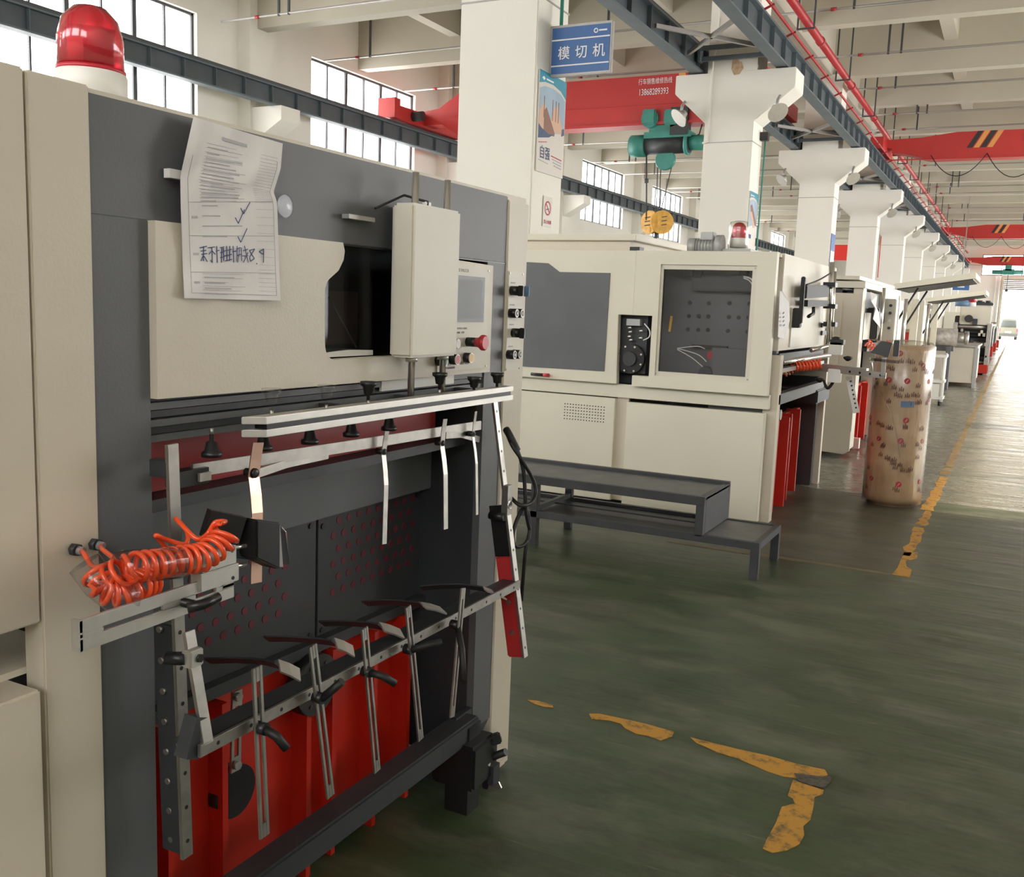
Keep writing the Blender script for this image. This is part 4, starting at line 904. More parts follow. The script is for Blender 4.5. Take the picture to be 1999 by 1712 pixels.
for k in range(34):
    v = .12+.025*k
    if .58 > v or v > .84: pline(.2, v, .2+.25+.25*rng.random(), v+.004, .0005)
    pline(.78, v, .96, v+.003, .0004)
m.build('form_lines', inkl, pg, kind='stuff')
m2 = MB()
for k in range(26):
    v = .13+.033*k
    if .70 < v < .83: continue
    pline(.22, v+.012, .22+.12+.3*rng.random(), v+.014, .0022, m2)
pline(.35, .075, .62, .085, .006, m2)
for v in (.64, .76, .90): pline(.11, v, .17, v, .004, m2)
m2.build('form_print', mat('print_grey', (.50, .49, .52), .7), pg, kind='stuff')
m3 = MB()
def hand(chx, v0, s, st):
    for (a, b_, c, d) in st:
        P0, P1 = paper(chx+a*s, v0+b_*s*.62, .0016), paper(chx+c*s, v0+d*s*.62, .0016)
        m3.bar(P0, P1, .0016, .0006, (0, .3, 1) if abs(c-a) < abs(d-b_) else (0, 0, 1))
glyphs = [[(0, .1, .9, 0), (.1, .3, .8, .25), (.2, .5, .9, .45), (.5, 0, .4, .9), (.1, .9, .5, .5), (.9, .95, .5, .6)], [(0, .1, .9, .05), (.5, .05, .5, 1), (.1, .5, .45, .3), (.55, .3, .9, .5), (.5, 1, .3, .85)], [(.1, 0, .1, 1), (0, .3, .4, .25), (.5, .1, 1, .05), (.5, .4, 1, .35), (.7, .1, .6, 1), (.9, .1, .9, .9), (.5, .7, 1, .65)], [(0, .3, .9, .2), (.3, 0, .3, .9), (.7, 0, .6, .9), (.1, .9, .9, .8), (0, .6, .9, .5)], [(.1, 0, .1, 1), (0, .35, .5, .3), (.5, .2, 1, .1), (.6, 0, .5, .95), (.9, .2, .6, 1), (.5, .6, 1, .5)], [(.1, .1, .1, .9), (.3, .3, .9, .2), (.5, 0, .9, 1), (.9, .4, .3, 1), (.2, .6, .9, .6)]]
for k, g_ in enumerate(glyphs): hand(.18+.085*k, .735, .085, g_)
for u_, v_ in ((.56, .64), (.58, .70), (.62, .61)): hand(u_, v_-.02, .1, [(0, .4, .3, .7), (.3, .7, 1, 0)])
hand(.69, .745, .07, [(.9, 0, .1, .6), (.1, .6, .2, .9), (.2, .9, .8, .7), (.8, .7, .1, .1), (.1, .1, .9, 0)]); hand(.765, .79, .02, [(0, 0, .4, .2)]); hand(.79, .745, .07, [(.8, 0, .1, .2), (.1, .2, .7, .4), (.8, 0, .7, 1), (.7, .4, .8, 0)])
m3.build('handwriting', inkb, pg)
tp = at(350, 343, X=FX+.016); MB().box(FX+.001, FX+.016, tp.y-.022, tp.y+.012, tp.z-.006, tp.z+.010).build('tape_tab', whitep, pg)
mg = thing('clear_suction_disc', 'clear round plastic disc to the right of the paper sheet', 'disc', (FX, 1.605, 1.73))
MB().lathe((FX, 1.607, 1.735), [(.024, 0), (.024, .003), (.018, .006), (.004, .008)], 20, 'X').build('disc', clear, mg)

# warning beacon on the roof
def beacon(cx, cy_, z0, r, label, wrapped=False):
    t = thing('warning_beacon', label, 'beacon', (cx, cy_, z0)); s = r/.05
    MB().lathe((cx, cy_, z0), [(.052*s, 0), (.052*s, .055*s), (.049*s, .06*s)], 28).build('base', white, t)
    MB().lathe((cx, cy_, z0+.06*s), [(.048*s, 0), (.047*s, .05*s), (.040*s, .075*s), (.024*s, .092*s), (.002, .098*s)], 28).build('lens', lens, t)
    MB().lathe((cx, cy_, z0+.058*s), [(.050*s, 0), (.050*s, .006*s)], 28).build('lens_ring', redbtn, t)
    MB().box(cx-.012*s, cx+.012*s, cy_-.02*s, cy_+.02*s, z0+.061*s, z0+.12*s).build('reflector', alu, t)
    if wrapped:
        MB().lathe((cx, cy_, z0-.01), [(.062*s, 0), (.066*s, .03*s), (.060*s, .09*s), (.064*s, .13*s), (.056*s, .165*s), (.03*s, .172*s)], 9).build('plastic_bag', film, t)
    return t
bc = at(178, 160, Y=1.30); beacon(bc.x, 1.30, 1.876, .062, 'red warning beacon on a white base on top of the nearest machine')
# ------------------------------------------------------------------ second machine
Y2 = 7.02
M2 = thing('die_cutting_machine', 'second cream machine with an open square window behind the black step', 'machine', (-2.6, 8.0, 0))
def r2(xa, ya, xb, yb, Y=Y2):
    a, b = at(xa, ya, Y=Y), at(xb, yb, Y=Y); return a.x, b.x, a.z, b.z
X2R = -1.545
MB().box(-4.05, -2.0, Y2+.30, 9.15, .05, 1.95).box(-2.0, X2R-.03, Y2+.32, 9.15, 1.28, 1.95).build('carcass', darker, M2)
MB().box(-4.06, X2R-.002, Y2+.1, 9.2, 1.955, 1.975).build('roof_sheet', cream, M2)
# lower doors and band
B(-4.05, X2R, Y2+.06, Y2+.12, .855, .96).build('band_panel', cream, M2, bevel=.003)
MB().box(-4.0, -2.735, Y2+.05, Y2+.11, .03, .845).build('lower_door', cream, M2, bevel=.004)
B(-2.735, -2.64, Y2+.10, Y2+.13, .03, .86).build('door_gap_strip', beige, M2)
MB().box(-2.635, X2R-.02, Y2+.04, Y2+.11, .012, .825).build('lower_door', cream, M2, bevel=.004)
MB().box(X2R-.06, X2R+.045, Y2+.14, Y2+.24, .0, 1.25).build('corner_post', beige, M2, bevel=.003)
va, vb = at(1103, 788, Y=Y2+.05), at(1178, 824, Y=Y2+.05)
v0 = MB().cyl((va.x, Y2+.051, va.z), (va.x, Y2+.047, va.z), .0045, n=8).build('vent_hole', black, M2)
for i in range(15):
    for j in range(6):
        if i+j: shared(v0, ((vb.x-va.x)*i/14, 0, (vb.z-va.z)*j/5), M2)
# upper left door with charcoal panel
xa = -3.98
MB().prism([(xa, .965), (-2.714, .965), (-2.727, 1.50), (-2.606, 1.50), (-2.606, 1.985), (xa, 1.985)], 'Y', Y2, Y2+.06).build('upper_door', cream, M2, bevel=.003)
pts = [(1000, 510), (1072, 514), (1094, 531), (1193, 533), (1181, 725), (1000, 714)]
MB().prism([(at(a, b, Y=Y2+.01).x, at(a, b, Y=Y2+.01).z) for a, b in pts], 'Y', Y2-.005, Y2+.003).build('door_panel', dark, M2, bevel=.001)
hx = at(1075, 732, Y=Y2); MB().cyl((hx.x-.16, Y2-.03, .995), (hx.x-.05, Y2-.03, .995), .012, n=12).build('door_handle', black, M2); MB().cyl((hx.x-.05, Y2-.03, .995), (hx.x+.0, Y2-.03, .995), .014, n=12).build('handle_end', redbtn, M2)
# open niche with the valve unit
n0, n1, nz0, nz1 = r2(1207, 614, 1272, 738); MB().box(-2.80, -2.50, Y2+.20, Y2+.22, .96, 1.56).build('niche_back', darker, M2)
MB().box(-2.76, -2.52, Y2+.10, Y2+.2, 1.05, 1.5).build('valve_body', darker, M2)
c = at(1234, 700, Y=Y2+.1); MB().cyl((c.x, Y2+.10, c.z), (c.x, Y2+.05, c.z), .115, n=24).build('cover_flange', black, M2)
MB().cyl((c.x, Y2+.05, c.z), (c.x, Y2+.03, c.z), .055, n=18).build('cover_cap', darker, M2)
for k in range(8):
    a = k*PI/4+.4; MB().cyl((c.x+.1*math.cos(a), Y2+.052, c.z+.1*math.sin(a)), (c.x+.1*math.cos(a), Y2+.04, c.z+.1*math.sin(a)), .008, n=8).build('bolt', chrome, M2)
for k, (a, b) in enumerate(((1226, 640), (1227, 648), (1225, 657), (1228, 664), (1242, 634), (1248, 646), (1247, 660))):
    p = at(a, b, Y=Y2+.06); MB().cyl(p, p+Vector((.03, 0, .004)), .009, n=10).build('valve_screw', chrome, M2)
MB().tube(smooth([at(1258, 632, Y=Y2+.06), at(1268, 645, Y=Y2+.04), at(1267, 658, Y=Y2+.04), at(1256, 664, Y=Y2+.06)]), .005, 6).build('white_hose', white, M2)
p = at(1240, 628, Y=Y2+.08); MB().box(p.x-.06, p.x+.05, Y2+.05, Y2+.1, p.z-.03, p.z+.02).build('valve_head', motorg, M2)
# upper right door: frame around a see-through window
wx0, wx1, wz0, wz1 = r2(1291, 516, 1470, 742); wx0, wx1 = -2.415, -1.68; wz0, wz1 = 1.05, 1.885
D = MB().box(-2.598, -2.40, Y2-.02, Y2+.05, 1.50, 1.985).box(-2.446, -2.40, Y2-.02, Y2+.05, 1.04, 1.50).box(-2.58, -2.40, Y2-.02, Y2+.05, .96, 1.04)
D.box(-2.40, X2R, Y2-.02, Y2+.05, wz1, 1.985).box(wx1, X2R, Y2-.02, Y2+.05, .96, wz1).box(-2.40, wx1, Y2-.02, Y2+.05, .96, wz0)
D.build('window_door', cream, M2)
f = MB(); g = .035
f.box(wx0, wx1, Y2-.005, Y2+.01, wz1-g, wz1).box(wx0, wx1, Y2-.005, Y2+.01, wz0, wz0+g).box(wx0, wx0+g, Y2-.005, Y2+.01, wz0+g, wz1-g).box(wx1-g, wx1, Y2-.005, Y2+.01, wz0+g, wz1-g)
f.build('window_bezel', beige2, M2)
for a, b in ((wx0+.017, wz0+.017), (wx1-.017, wz0+.017), (wx0+.017, wz1-.017), (wx1-.017, wz1-.017)): MB().cyl((a, Y2-.005, b), (a, Y2-.009, b), .006, n=8).build('screw', steel, M2)
B(wx0+g, wx1-g, Y2+.01, Y2+.014, wz0+g, wz1-g).build('window_pane', clear, M2)
MB().box(wx0-.05, wx1+.08, Y2+.28, Y2+.30, .98, 1.95).build('inner_wall', dark, M2)
B(wx0+.1, wx1+.08, Y2+.24, Y2+.28, 1.03, 1.70).build('platen', dark, M2, bevel=.004)
for (a, b) in ((1347, 591), (1384, 592), (1424, 592), (1463, 593), (1345, 617), (1364, 617), (1383, 618), (1423, 619), (1442, 620), (1461, 620), (1343, 643), (1363, 644), (1382, 644), (1421, 646), (1459, 648)):
    p = at(a, b, Y=Y2+.24); MB().cyl((p.x, Y2+.241, p.z), (p.x, Y2+.237, p.z), .016, n=12).build('bolt_hole', black, M2)
p = at(1308, 632, Y=Y2+.2); MB().bar((p.x, Y2+.2, p.z-.06), (p.x+.01, Y2+.2, p.z+.06), .018, .01, (1, 0, 0)).build('yellow_latch', yelbtn, M2)
a_, b2 = at(1352, 672, Y=Y2+.22), at(1420, 682, Y=Y2+.22); B(a_.x, b2.x, Y2+.20, Y2+.235, b2.z, a_.z).build('slot_bar', black, M2)
p = at(1405, 695, Y=Y2+.2); MB().box(p.x-.10, p.x+.08, Y2+.2, Y2+.235, p.z-.03, p.z+.03).build('red_casting', redb, M2, bevel=.01)
for pts in ([(1322, 680), (1360, 676), (1376, 681)], [(1322, 680), (1362, 692), (1379, 706)], [(1322, 682), (1350, 698), (1372, 716)]):
    MB().tube(smooth([at(a, b, Y=Y2+.16) for a, b in pts]), .004, 6).build('white_hose', white, M2)
p = at(1376, 727, Y=Y2+.15); MB().lathe((p.x, Y2+.15, p.z-.01), [(.055, 0), (.06, .02), (.05, .03)], 18, 'Y').build('hand_wheel', darker, M2)
MB().box(wx0+.2, wx1+.04, Y2+.15, Y2+.28, 1.70, 1.82).build('drive_housing', darker, M2, bevel=.01)
p = at(1470, 640, Y=Y2+.1); B(p.x-.035, p.x+.02, Y2+.08, Y2+.2, 1.06, p.z+.17).build('column_cover', dark, M2)
MB().tube(smooth([at(1452, 540, Y=Y2+.14), at(1468, 546, Y=Y2+.1), at(1480, 570, Y=Y2+.1)]), .007, 6).tube(smooth([at(1452, 543, Y=Y2+.14), at(1465, 550, Y=Y2+.1), at(1478, 575, Y=Y2+.1)]), .005, 6).build('cable_bundle', white, M2)
for (a, b) in ((1346, 533), (1362, 536), (1452, 530), (1470, 532)):
    p = at(a, b, Y=Y2+.16); MB().box(p.x-.03, p.x+.03, Y2+.14, Y2+.2, p.z-.025, p.z+.03).build('small_valve', black, M2)
# roof things
MB().prism([(-4.0, 2.07), (-2.66, 2.07), (-2.66, 2.12), (-4.0, 2.12)], 'Y', Y2+.12, 9.0).build('hatch_cover', cream, M2, bevel=.005)
MB().box(-4.0, -2.72, Y2+.16, 8.9, 1.975, 2.07).build('hatch_base', beige, M2); B(-2.70, -2.62, Y2+.1, Y2+.2, 1.975, 2.02).build('hinge_block', black, M2)
mt = thing('geared_motor', 'grey electric motor lying on the roof of the second machine', 'motor', (-2.2, 7.5, 1.975))
pa, pb = at(1346, 474, Y=7.5), at(1412, 474, Y=7.5); zc = 2.05
MB().cyl((pa.x, 7.5, zc), (pa.x+.06, 7.5, zc), .065, n=16).build('fan_cowl', motorg, mt)
MB().cyl((pa.x+.06, 7.5, zc), (pa.x+.22, 7.5, zc), .058, n=16).build('motor_body', motorg, mt)
for k in range(6): MB().cyl((pa.x+.07+.025*k, 7.5, zc), (pa.x+.076+.025*k, 7.5, zc), .066, n=16).build('fin', motorg, mt)
MB().box(pa.x+.10, pa.x+.2, 7.45, 7.55, zc+.05, zc+.11).build('terminal_box', motorg, mt, bevel=.005); MB().cyl((pa.x+.22, 7.5, zc+.01), (pa.x+.27, 7.5, zc+.01), .08, n=16).build('gear_housing', motorg, mt)
MB().box(pa.x+.02, pa.x+.25, 7.44, 7.56, 1.975, 1.995).build('motor_foot', motorg, mt)
p = at(1441, 478, Y=7.6); MB().box(p.x-.09, p.x+.13, 7.48, 7.72, 1.976, 2.035).build('beacon_plinth', motorg, M2); beacon(p.x, 7.6, 2.05, .062, 'red warning beacon wrapped in clear plastic on the second machine', True)
# delivery end (faces the aisle)
XF = -1.52
MB().box(XF-.05, XF-.01, Y2+.16, 9.18, 1.28, 1.985).build('end_panel', beige, M2, bevel=.003)
MB().box(XF-.03, XF, 7.55, 9.0, 1.30, 1.60).build('control_cover', beige2, M2, bevel=.003)
MB().box(XF-.5, XF-.02, Y2+.16, Y2+.24, 0, 1.28).build('frame_post', dark, M2); MB().box(XF-.5, XF-.02, 9.02, 9.1, 0, 1.0).build('frame_post', darker, M2, bevel=.004)
MB().box(XF-.3, XF+.03, 9.12, 9.2, 0, 1.98).build('corner_post', beige, M2, bevel=.003)
MB().box(XF-.35, XF, 7.2, 9.05, 1.20, 1.26).build('rail_head', darker, M2); MB().box(XF-.05, XF+.02, 7.2, 9.1, .88, .96).build('cross_rail', dark, M2, bevel=.004)
MB().box(XF-.35, XF+.04, 8.7, 9.3, .78, .90).build('rail_end', darker, M2, bevel=.01)
B(XF-.46, XF-.42, 7.24, 9.02, .05, 1.2).build('inner_wall', darker, M2)
MB().box(XF-.18, XF-.14, 7.3, 8.9, .02, .72).build('lift_plate', redp, M2)
for yy, d in ((7.45, .16), (7.75, .18), (8.05, .14), (8.5, .12)): B(XF-.18, XF-.18+d, yy, yy+.03, .02, .74).build('rib', redp, M2)
MB().cyl((XF-.16, 7.42, .45), (XF-.10, 7.42, .45), .17, n=22).build('chain_disc', darker, M2); MB().cyl((XF-.03, 7.32, .80), (XF+.02, 7.32, .80), .04, n=16).build('round_knob', steel, M2)
B(XF-.2, XF+.02, 7.26, 9.0, 1.12, 1.15).build('delivery_table', greyc, M2)
MB().tube([(XF-.02, 7.4, 1.19), (XF+.06, 9.0, 1.2)], .02, 8).build('shaft', chrome, M2)
# sheet on it
def q2(px, py, X=XF): return at(px, py, X=X)
ps = [q2(1527, 568, XF+.02), q2(1540, 590, XF+.035), q2(1542, 625, XF+.035), q2(1532, 662, XF+.02), q2(1519, 658, XF+.012)]
t = thing('paper_sheet', 'tall paper sheet stuck on the end of the second machine', 'paper', ps[4])
MB().add(ps+[q2(1523, 568, XF+.012)]+[p-Vector((.003, 0, 0)) for p in ps+[q2(1523, 568, XF+.012)]], [(0, 1, 2, 3, 4, 5), (11, 10, 9, 8, 7, 6)]+[(k, k+6, (k+1) % 6+6, (k+1) % 6) for k in range(6)]).build('sheet', whitep, t)
for a, b in ((1529, 612), (1529, 620), (1529, 628), (1530, 636)): p = q2(a, b, XF+.035); MB().bar(p+Vector((0, -.02, 0)), p+Vector((0, .03, .008)), .012, .001).build('handwriting', ink, t)
# black sensor head, mast and arm
t = subthing('sensor_head', M2, (XF+.1, 8.3, 1.3), 'black sensor holder on a chrome mast')
B(XF, XF+.06, 7.55, 7.63, 1.45, 1.60).bar(q2(1569, 540, XF+.06), q2(1562, 632, XF+.06), .04, .03, (0, 1, 0)).build('holder_arm', blackr, t, bevel=.006)
MB().bar(q2(1570, 570, XF+.06), q2(1614, 568, XF+.06), .10, .04).build('holder_body', blackr, t, bevel=.006); MB().bar(q2(1572, 592, XF+.06), q2(1614, 592, XF+.06), .05, .04).build('holder_foot', blackr, t)
MB().tube([q2(1588, 600, XF+.06), q2(1588, 612, XF+.06), q2(1578, 618, XF+.06)], .014, 6).build('clamp_lever', black, t)
MB().tube([q2(1624, 512, XF+.08), q2(1617, 672, XF+.08)], .022, 10).build('mast', chrome, t); MB().tube([q2(1630, 530, XF+.08), q2(1622, 672, XF+.08)], .014, 10).build('mast', chrome, t)
for z_ in (556, 598, 633): p = q2(1621, z_, XF+.08); MB().box(p.x-.05, p.x+.05, p.y-.06, p.y+.06, p.z-.02, p.z+.02).build('mast_clamp', black, t)
MB().tube(smooth([q2(1574, 556, XF+.06), q2(1598, 547, XF+.06), q2(1622, 533, XF+.08)]), .007, 6).build('lead', blackr, t)
for a, b in ((1607, 635), (1607, 650)): p = q2(a, b, XF+.01); MB().box(p.x, p.x+.01, p.y-.09, p.y+.09, p.z-.02, p.z+.02).build('switch_block', black, t)
t = subthing('gauge_arm', M2, (-1.2, 7.9, 1.1), 'white drilled arm swung out over the aisle')
pa, pb = Vector((-1.55, 8.10, 1.135)), Vector((-.83, 7.72, 1.12))
MB().bar(pa, pb, .045, .010, (0, 0, 1)).build('drilled_arm', alu, t, bevel=.002); MB().bar(pa.lerp(pb, .3)+Vector((0, 0, .03)), pa.lerp(pb, .8)+Vector((0, 0, .03)), .02, .03).build('arm_cap', alu, t)
nrm = (pb-pa).cross(Vector((0, 0, 1))).normalized(); nrm = nrm if nrm.y < 0 else -nrm
holes(pa, pb, 9, nrm, .010, .005, t)
c = at(1632, 680, Y=7.95); MB().box(c.x-.05, c.x+.05, 7.9, 7.98, c.z-.05, c.z+.05).build('white_block', white, t, bevel=.004); c = at(1630, 735, Y=7.95); MB().box(c.x-.05, c.x+.05, 7.9, 7.96, c.z-.045, c.z+.06).build('white_block', white, t, bevel=.004)
MB().tube([at(1583, 684, Y=7.9), at(1622, 674, Y=8.1)], .018, 10).build('roller', chrome, t)
c = at(1638, 668, Y=7.95); MB().box(c.x-.06, c.x+.04, 7.9, 8.0, c.z-.02, c.z+.02).build('knob', black, t)
for a, b in ((1632, 662), (1655, 700), (1600, 742)): c = at(a, b, Y=8.0); MB().lathe(c, [(.01, -.02), (.035, 0), (.035, .012), (.01, .02)], 12).build('knob', black, t)
MB().tube(smooth([at(1608, 742, Y=8.0), at(1615, 758, Y=8.0), at(1625, 748, Y=8.0), at(1628, 736, Y=8.0)]), .012, 6).build('lead', blackr, t)
MB().bar(at(1657, 735, Y=8.1), at(1672, 806, Y=8.1), .05, .01, (1, 0, 0)).build('drilled_upright', alu, t); p, q = at(1660, 740, Y=8.09), at(1672, 800, Y=8.09); holes(p, q, 7, (0, -1, 0), .008, .004, t)
c = at(1735, 690, Y=7.7); MB().prism([(c.x-.13, c.z-.0), (c.x+.0, c.z-.03), (c.x+.02, c.z+.08), (c.x-.06, c.z+.09)], 'Y', 7.68, 7.72).build('black_sensor', darker, t, bevel=.004)
MB().box(c.x+.03, c.x+.07, 7.68, 7.72, c.z-.02, c.z+.10).build('black_sensor', darker, t, bevel=.004); MB().bar((c.x-.12, 7.7, c.z-.05), (c.x+.08, 7.7, c.z-.06), .02, .05).build('sensor_bracket', tint, t)
MB().bar((c.x-.03, 7.7, c.z-.03), (c.x-.03, 7.72, 1.12), .03, .02, (1, 0, 0)).build('sensor_post', greyc, t)
coil([at(1528, 728, Y=7.75), at(1550, 716, Y=7.78), at(1580, 714, Y=7.85), at(1603, 710, Y=7.9)], 12, .035, .008, 'coiled_air_hose', 'orange coiled hose at the second machine', None, lead_in=[at(1508, 735, Y=7.7), at(1520, 733, Y=7.72)])

# black step in front of it
t = thing('steel_step', 'two level dark steel step in front of the second machine', 'step', (-2.2, 5.85, 0))
sx0, sx1, sy0, sy1, zt_, zl = -3.3, -1.54, 5.53, 6.12, .455, .225
B(sx0, sx1, sy0+.02, sy1-.02, zt_-.02, zt_-.008).build('top_plate', step_t, t)
MB().box(sx0, sx1, sy0, sy0+.04, zt_-.055, zt_).box(sx0, sx1, sy1-.04, sy1, zt_-.055, zt_+.012).box(sx1-.04, sx1, sy0+.04, sy1-.04, zt_-.055, zt_).build('top_frame', step_m, t, bevel=.003)
B(sx1-.012, sx1, sy0+.04, sy1-.04, zl, zt_-.05).build('side_plate', step_m, t)
B(sx1-.012, sx1, sy1-.04, sy1, zl, zt_-.05).build('side_strip', step_m, t)
B(sx0, sx1-.04, sy1-.3, sy1-.28, zl-.0, zl+.01).build('back_tray', darker, t)
B(sx0, sx1, sy0+.03, sy1-.02, zl-.03, zl-.02).build('lower_shelf', darker, t)
B(sx1, -1.205, sy0+.01, sy1-.02, zl-.02, zl-.005).build('lower_tread', step_t, t)
MB().box(sx0, -1.2, sy0, sy0+.04, zl-.045, zl).box(sx0, -1.2, sy1-.04, sy1, zl-.045, zl).box(-1.24, -1.2, sy0+.04, sy1-.04, zl-.045, zl).build('lower_frame', step_m, t, bevel=.003)
for x_, y_, zz in ((-2.69, sy0, zt_-.05), (-2.69, sy1-.045, zt_-.05), (-1.25, sy0, zl-.04), (-1.25, sy1-.045, zl-.04)):
    B(x_, x_+.05, y_, y_+.045, 0, zz).build('leg', step_m, t, bevel=.003)
B(sx1-.05, sx1-.001, sy0, sy0+.045, zl-.01, zt_-.05).build('post', step_m, t)
MB().bar((-2.66, sy0+.03, .24), (-2.66, sy1-.02, .24), .03, .03).build('cross_tie', step_m, t)

# wrapped film roll standing on the floor
t = thing('film_roll', 'tall wrapped roll of printed brown film standing in the aisle', 'roll', (-.80, 8.62, 0))
rc = Vector((-.80, 8.62, 0)); Rr = .232
MB().lathe(rc, [(Rr*.82, 0), (Rr*.84, .03), (Rr*.97, .035), (Rr, .08), (Rr*1.0, .4), (Rr*.985, .8), (Rr*1.0, 1.28), (Rr*.98, 1.33)], 40).build('kraft_wrap', kraft, t)
MB().lathe(rc, [(Rr*1.02, .02), (Rr*1.03, .5), (Rr*1.02, .9), (Rr*1.03, 1.33), (Rr*.9, 1.362), (Rr*.3, 1.375), (.01, 1.372)], 22).build('clear_wrap', film, t)
B(-.85, -.75, 8.4, 8.41, .0, .0).v
def onroll(u, z):  # u = angle in degrees from the direction facing the camera
    a0 = math.atan2(-rc.y, -rc.x)+math.radians(u); return Vector((rc.x+(Rr+.0035)*math.cos(a0), rc.y+(Rr+.0035)*math.sin(a0), z)), Vector((math.cos(a0), math.sin(a0), 0))
for (u, z) in ((-25, 1.05), (10, 1.05), (60, 1.05), (-70, .72), (15, .73), (-35, .56), (8, .56), (58, .56), (-45, .22), (12, .20), (62, .22), (-8, 1.27), (40, 1.18), (-60, 1.06), (70, .9)):
    p, n_ = onroll(u, z); MB().cyl(p-n_*.004, p, .024 if abs(u) < 30 else .020, n=14).build('printed_mark', inkr, t)
    s_ = Vector((-n_.y, n_.x, 0)); MB().bar(p+Vector((0, 0, -.012))-s_*.008+n_*.0006, p+Vector((0, 0, .012))+s_*.008+n_*.0006, .006, .001, s_).build('printed_slash', kraft, t)
for k in range(72):
    u = random.uniform(-78, 78); z = random.choice((.30, .34, .50, .66, .86, .92, .98, 1.12, 1.2, .14, .40)); p, n_ = onroll(u, z+random.uniform(-.02, .02)); s_ = Vector((-n_.y, n_.x, 0))
    mm = MB()
    for q in range(3): mm.bar(p+s_*.014*q+n_*.0003, p+s_*(.014*q+.002)+Vector((0, 0, .03+.012*(q % 2)))+n_*.0003, .0065, .0008, s_)
    mm.bar(p+Vector((0, 0, .012)), p+s_*.035+Vector((0, 0, .014)), .004, .0008, (0, 0, 1))
    mm.build('printed_character', printb, t)
mm = MB(); N = 8
for k in range(N):
    pa_, _ = onroll(2+3.2*k, .86+.004*k/N); pb_, n_ = onroll(2+3.2*(k+1), .86+.004*(k+1)/N); mm.bar(pa_+n_*.001, pb_+n_*.001, .05, .002)
mm.build('blue_tape', bluem, t)
MB().tube(smooth([onroll(-40, .95)[0], onroll(-15, .78)[0], onroll(0, .6)[0], onroll(10, .42)[0]]), .004, 5).build('wrap_crease', film, t)

# ------------------------------------------------------------------ further machines of the row
def front_machine(name, label, yf, yb, x0=-3.6, xf=-1.5, h=1.92):
    t = thing(name, label, 'machine', ((x0+xf)/2, (yf+yb)/2, 0)); return t
M3 = front_machine('die_cutting_machine', 'third cream machine with a plain tall end panel behind the second', 11.1, 14.6)
MB().box(-3.8, -1.72, 11.12, 14.5, .12, 1.86).build('carcass', darker, M3)
MB().prism([(-3.8, .14), (-3.8, 1.84), (-1.58, 1.80), (-1.50, 1.80), (-1.50, .08), (-1.56, .04)], 'Y', 11.05, 11.10).build('end_panel', beige, M3, bevel=.004)
B(-1.505, -1.495, 11.05, 11.09, .3, 1.82).build('panel_return', beige2, M3); B(-2.2, -1.70, 11.04, 11.05, 1.0, 1.72).build('access_panel', beige, M3)
MB().box(-3.8, -1.48, 11.05, 14.6, 1.86, 1.93).build('roof_sheet', cream, M3, bevel=.004); B(-3.8, -1.55, 11.1, 14.5, 1.95, 1.99).build('roof_hatch', cream, M3)
MB().box(-1.60, -1.50, 11.1, 11.35, .1, 1.86).build('post_panel', beige2, M3); MB().box(-1.6, -1.5, 11.3, 12.9, 1.30, 1.60).build('control_cover', beige2, M3); MB().box(-1.7, -1.56, 11.3, 14.4, 1.6, 1.84).build('top_panel', dark, M3)
MB().box(-1.7, -1.49, 13.0, 14.55, .05, 1.93).build('post_panel', beige2, M3, bevel=.005); B(-1.49, -1.485, 13.9, 14.5, 1.0, 1.7).build('window_panel', mat('window_grey', (.3, .28, .26), .4), M3)
MB().box(-1.50, -1.30, 12.5, 12.75, 1.25, 1.78).build('switch_box', beige2, M3, bevel=.01)
for k in range(4): MB().cyl((-1.36+.0, 12.49, 1.70-.09*k), (-1.36, 12.47, 1.70-.09*k), .018, n=10).build('knob', black if k != 2 else white, M3)
MB().box(-1.55, -1.42, 11.9, 12.0, 1.3, 1.66).build('sensor_holder', black, M3, bevel=.01); MB().box(-1.5, -1.42, 12.0, 12.5, 1.48, 1.62).build('sensor_body', black, M3, bevel=.01)
for z_ in (1.24, 1.19): MB().box(-1.7, -1.45, 11.4, 13.0, z_-.02, z_+.02).build('guide_rail', darker, M3)
MB().tube([(-1.42, 12.2, 1.2), (-1.42, 12.2, 1.9)], .02, 8).build('guide_rod', chrome, M3)
MB().box(-1.66, -1.62, 11.3, 13.0, .05, .75).build('lift_plate', redp, M3)
for yy in (11.5, 11.9, 12.5): B(-1.62, -1.54, yy, yy+.04, .05, .75).build('rib', redp, M3)
MB().box(-1.60, -1.50, 11.8, 11.9, .02, .14).build('white_foot', white, M3)
MB().bar((-1.38, 11.2, 1.10), (-1.30, 11.5, .62), .045, .02, (0, 1, 0)).build('drilled_upright', alu, M3); MB().bar((-1.38, 11.2, 1.09), (-1.05, 10.9, 1.07), .05, .015).build('drilled_arm', alu, M3)
t = thing('paper_sheet', 'curled paper sheet hanging on the third machine', 'paper', (-1.44, 11.5, 1.55)); ribbon([(-1.46, 11.4, 1.78), (-1.40, 11.45, 1.72), (-1.43, 11.55, 1.62), (-1.38, 11.7, 1.52)], .22, .002, whitep, 'sheet', t, (0, 1, .3))
cf = coil([(-1.44, 11.25, 1.28), (-1.36, 11.3, 1.20), (-1.28, 11.35, 1.20), (-1.22, 11.3, 1.28)], 9, .035, .010, 'coiled_air_hose', 'small orange coiled hose at the third machine', None)

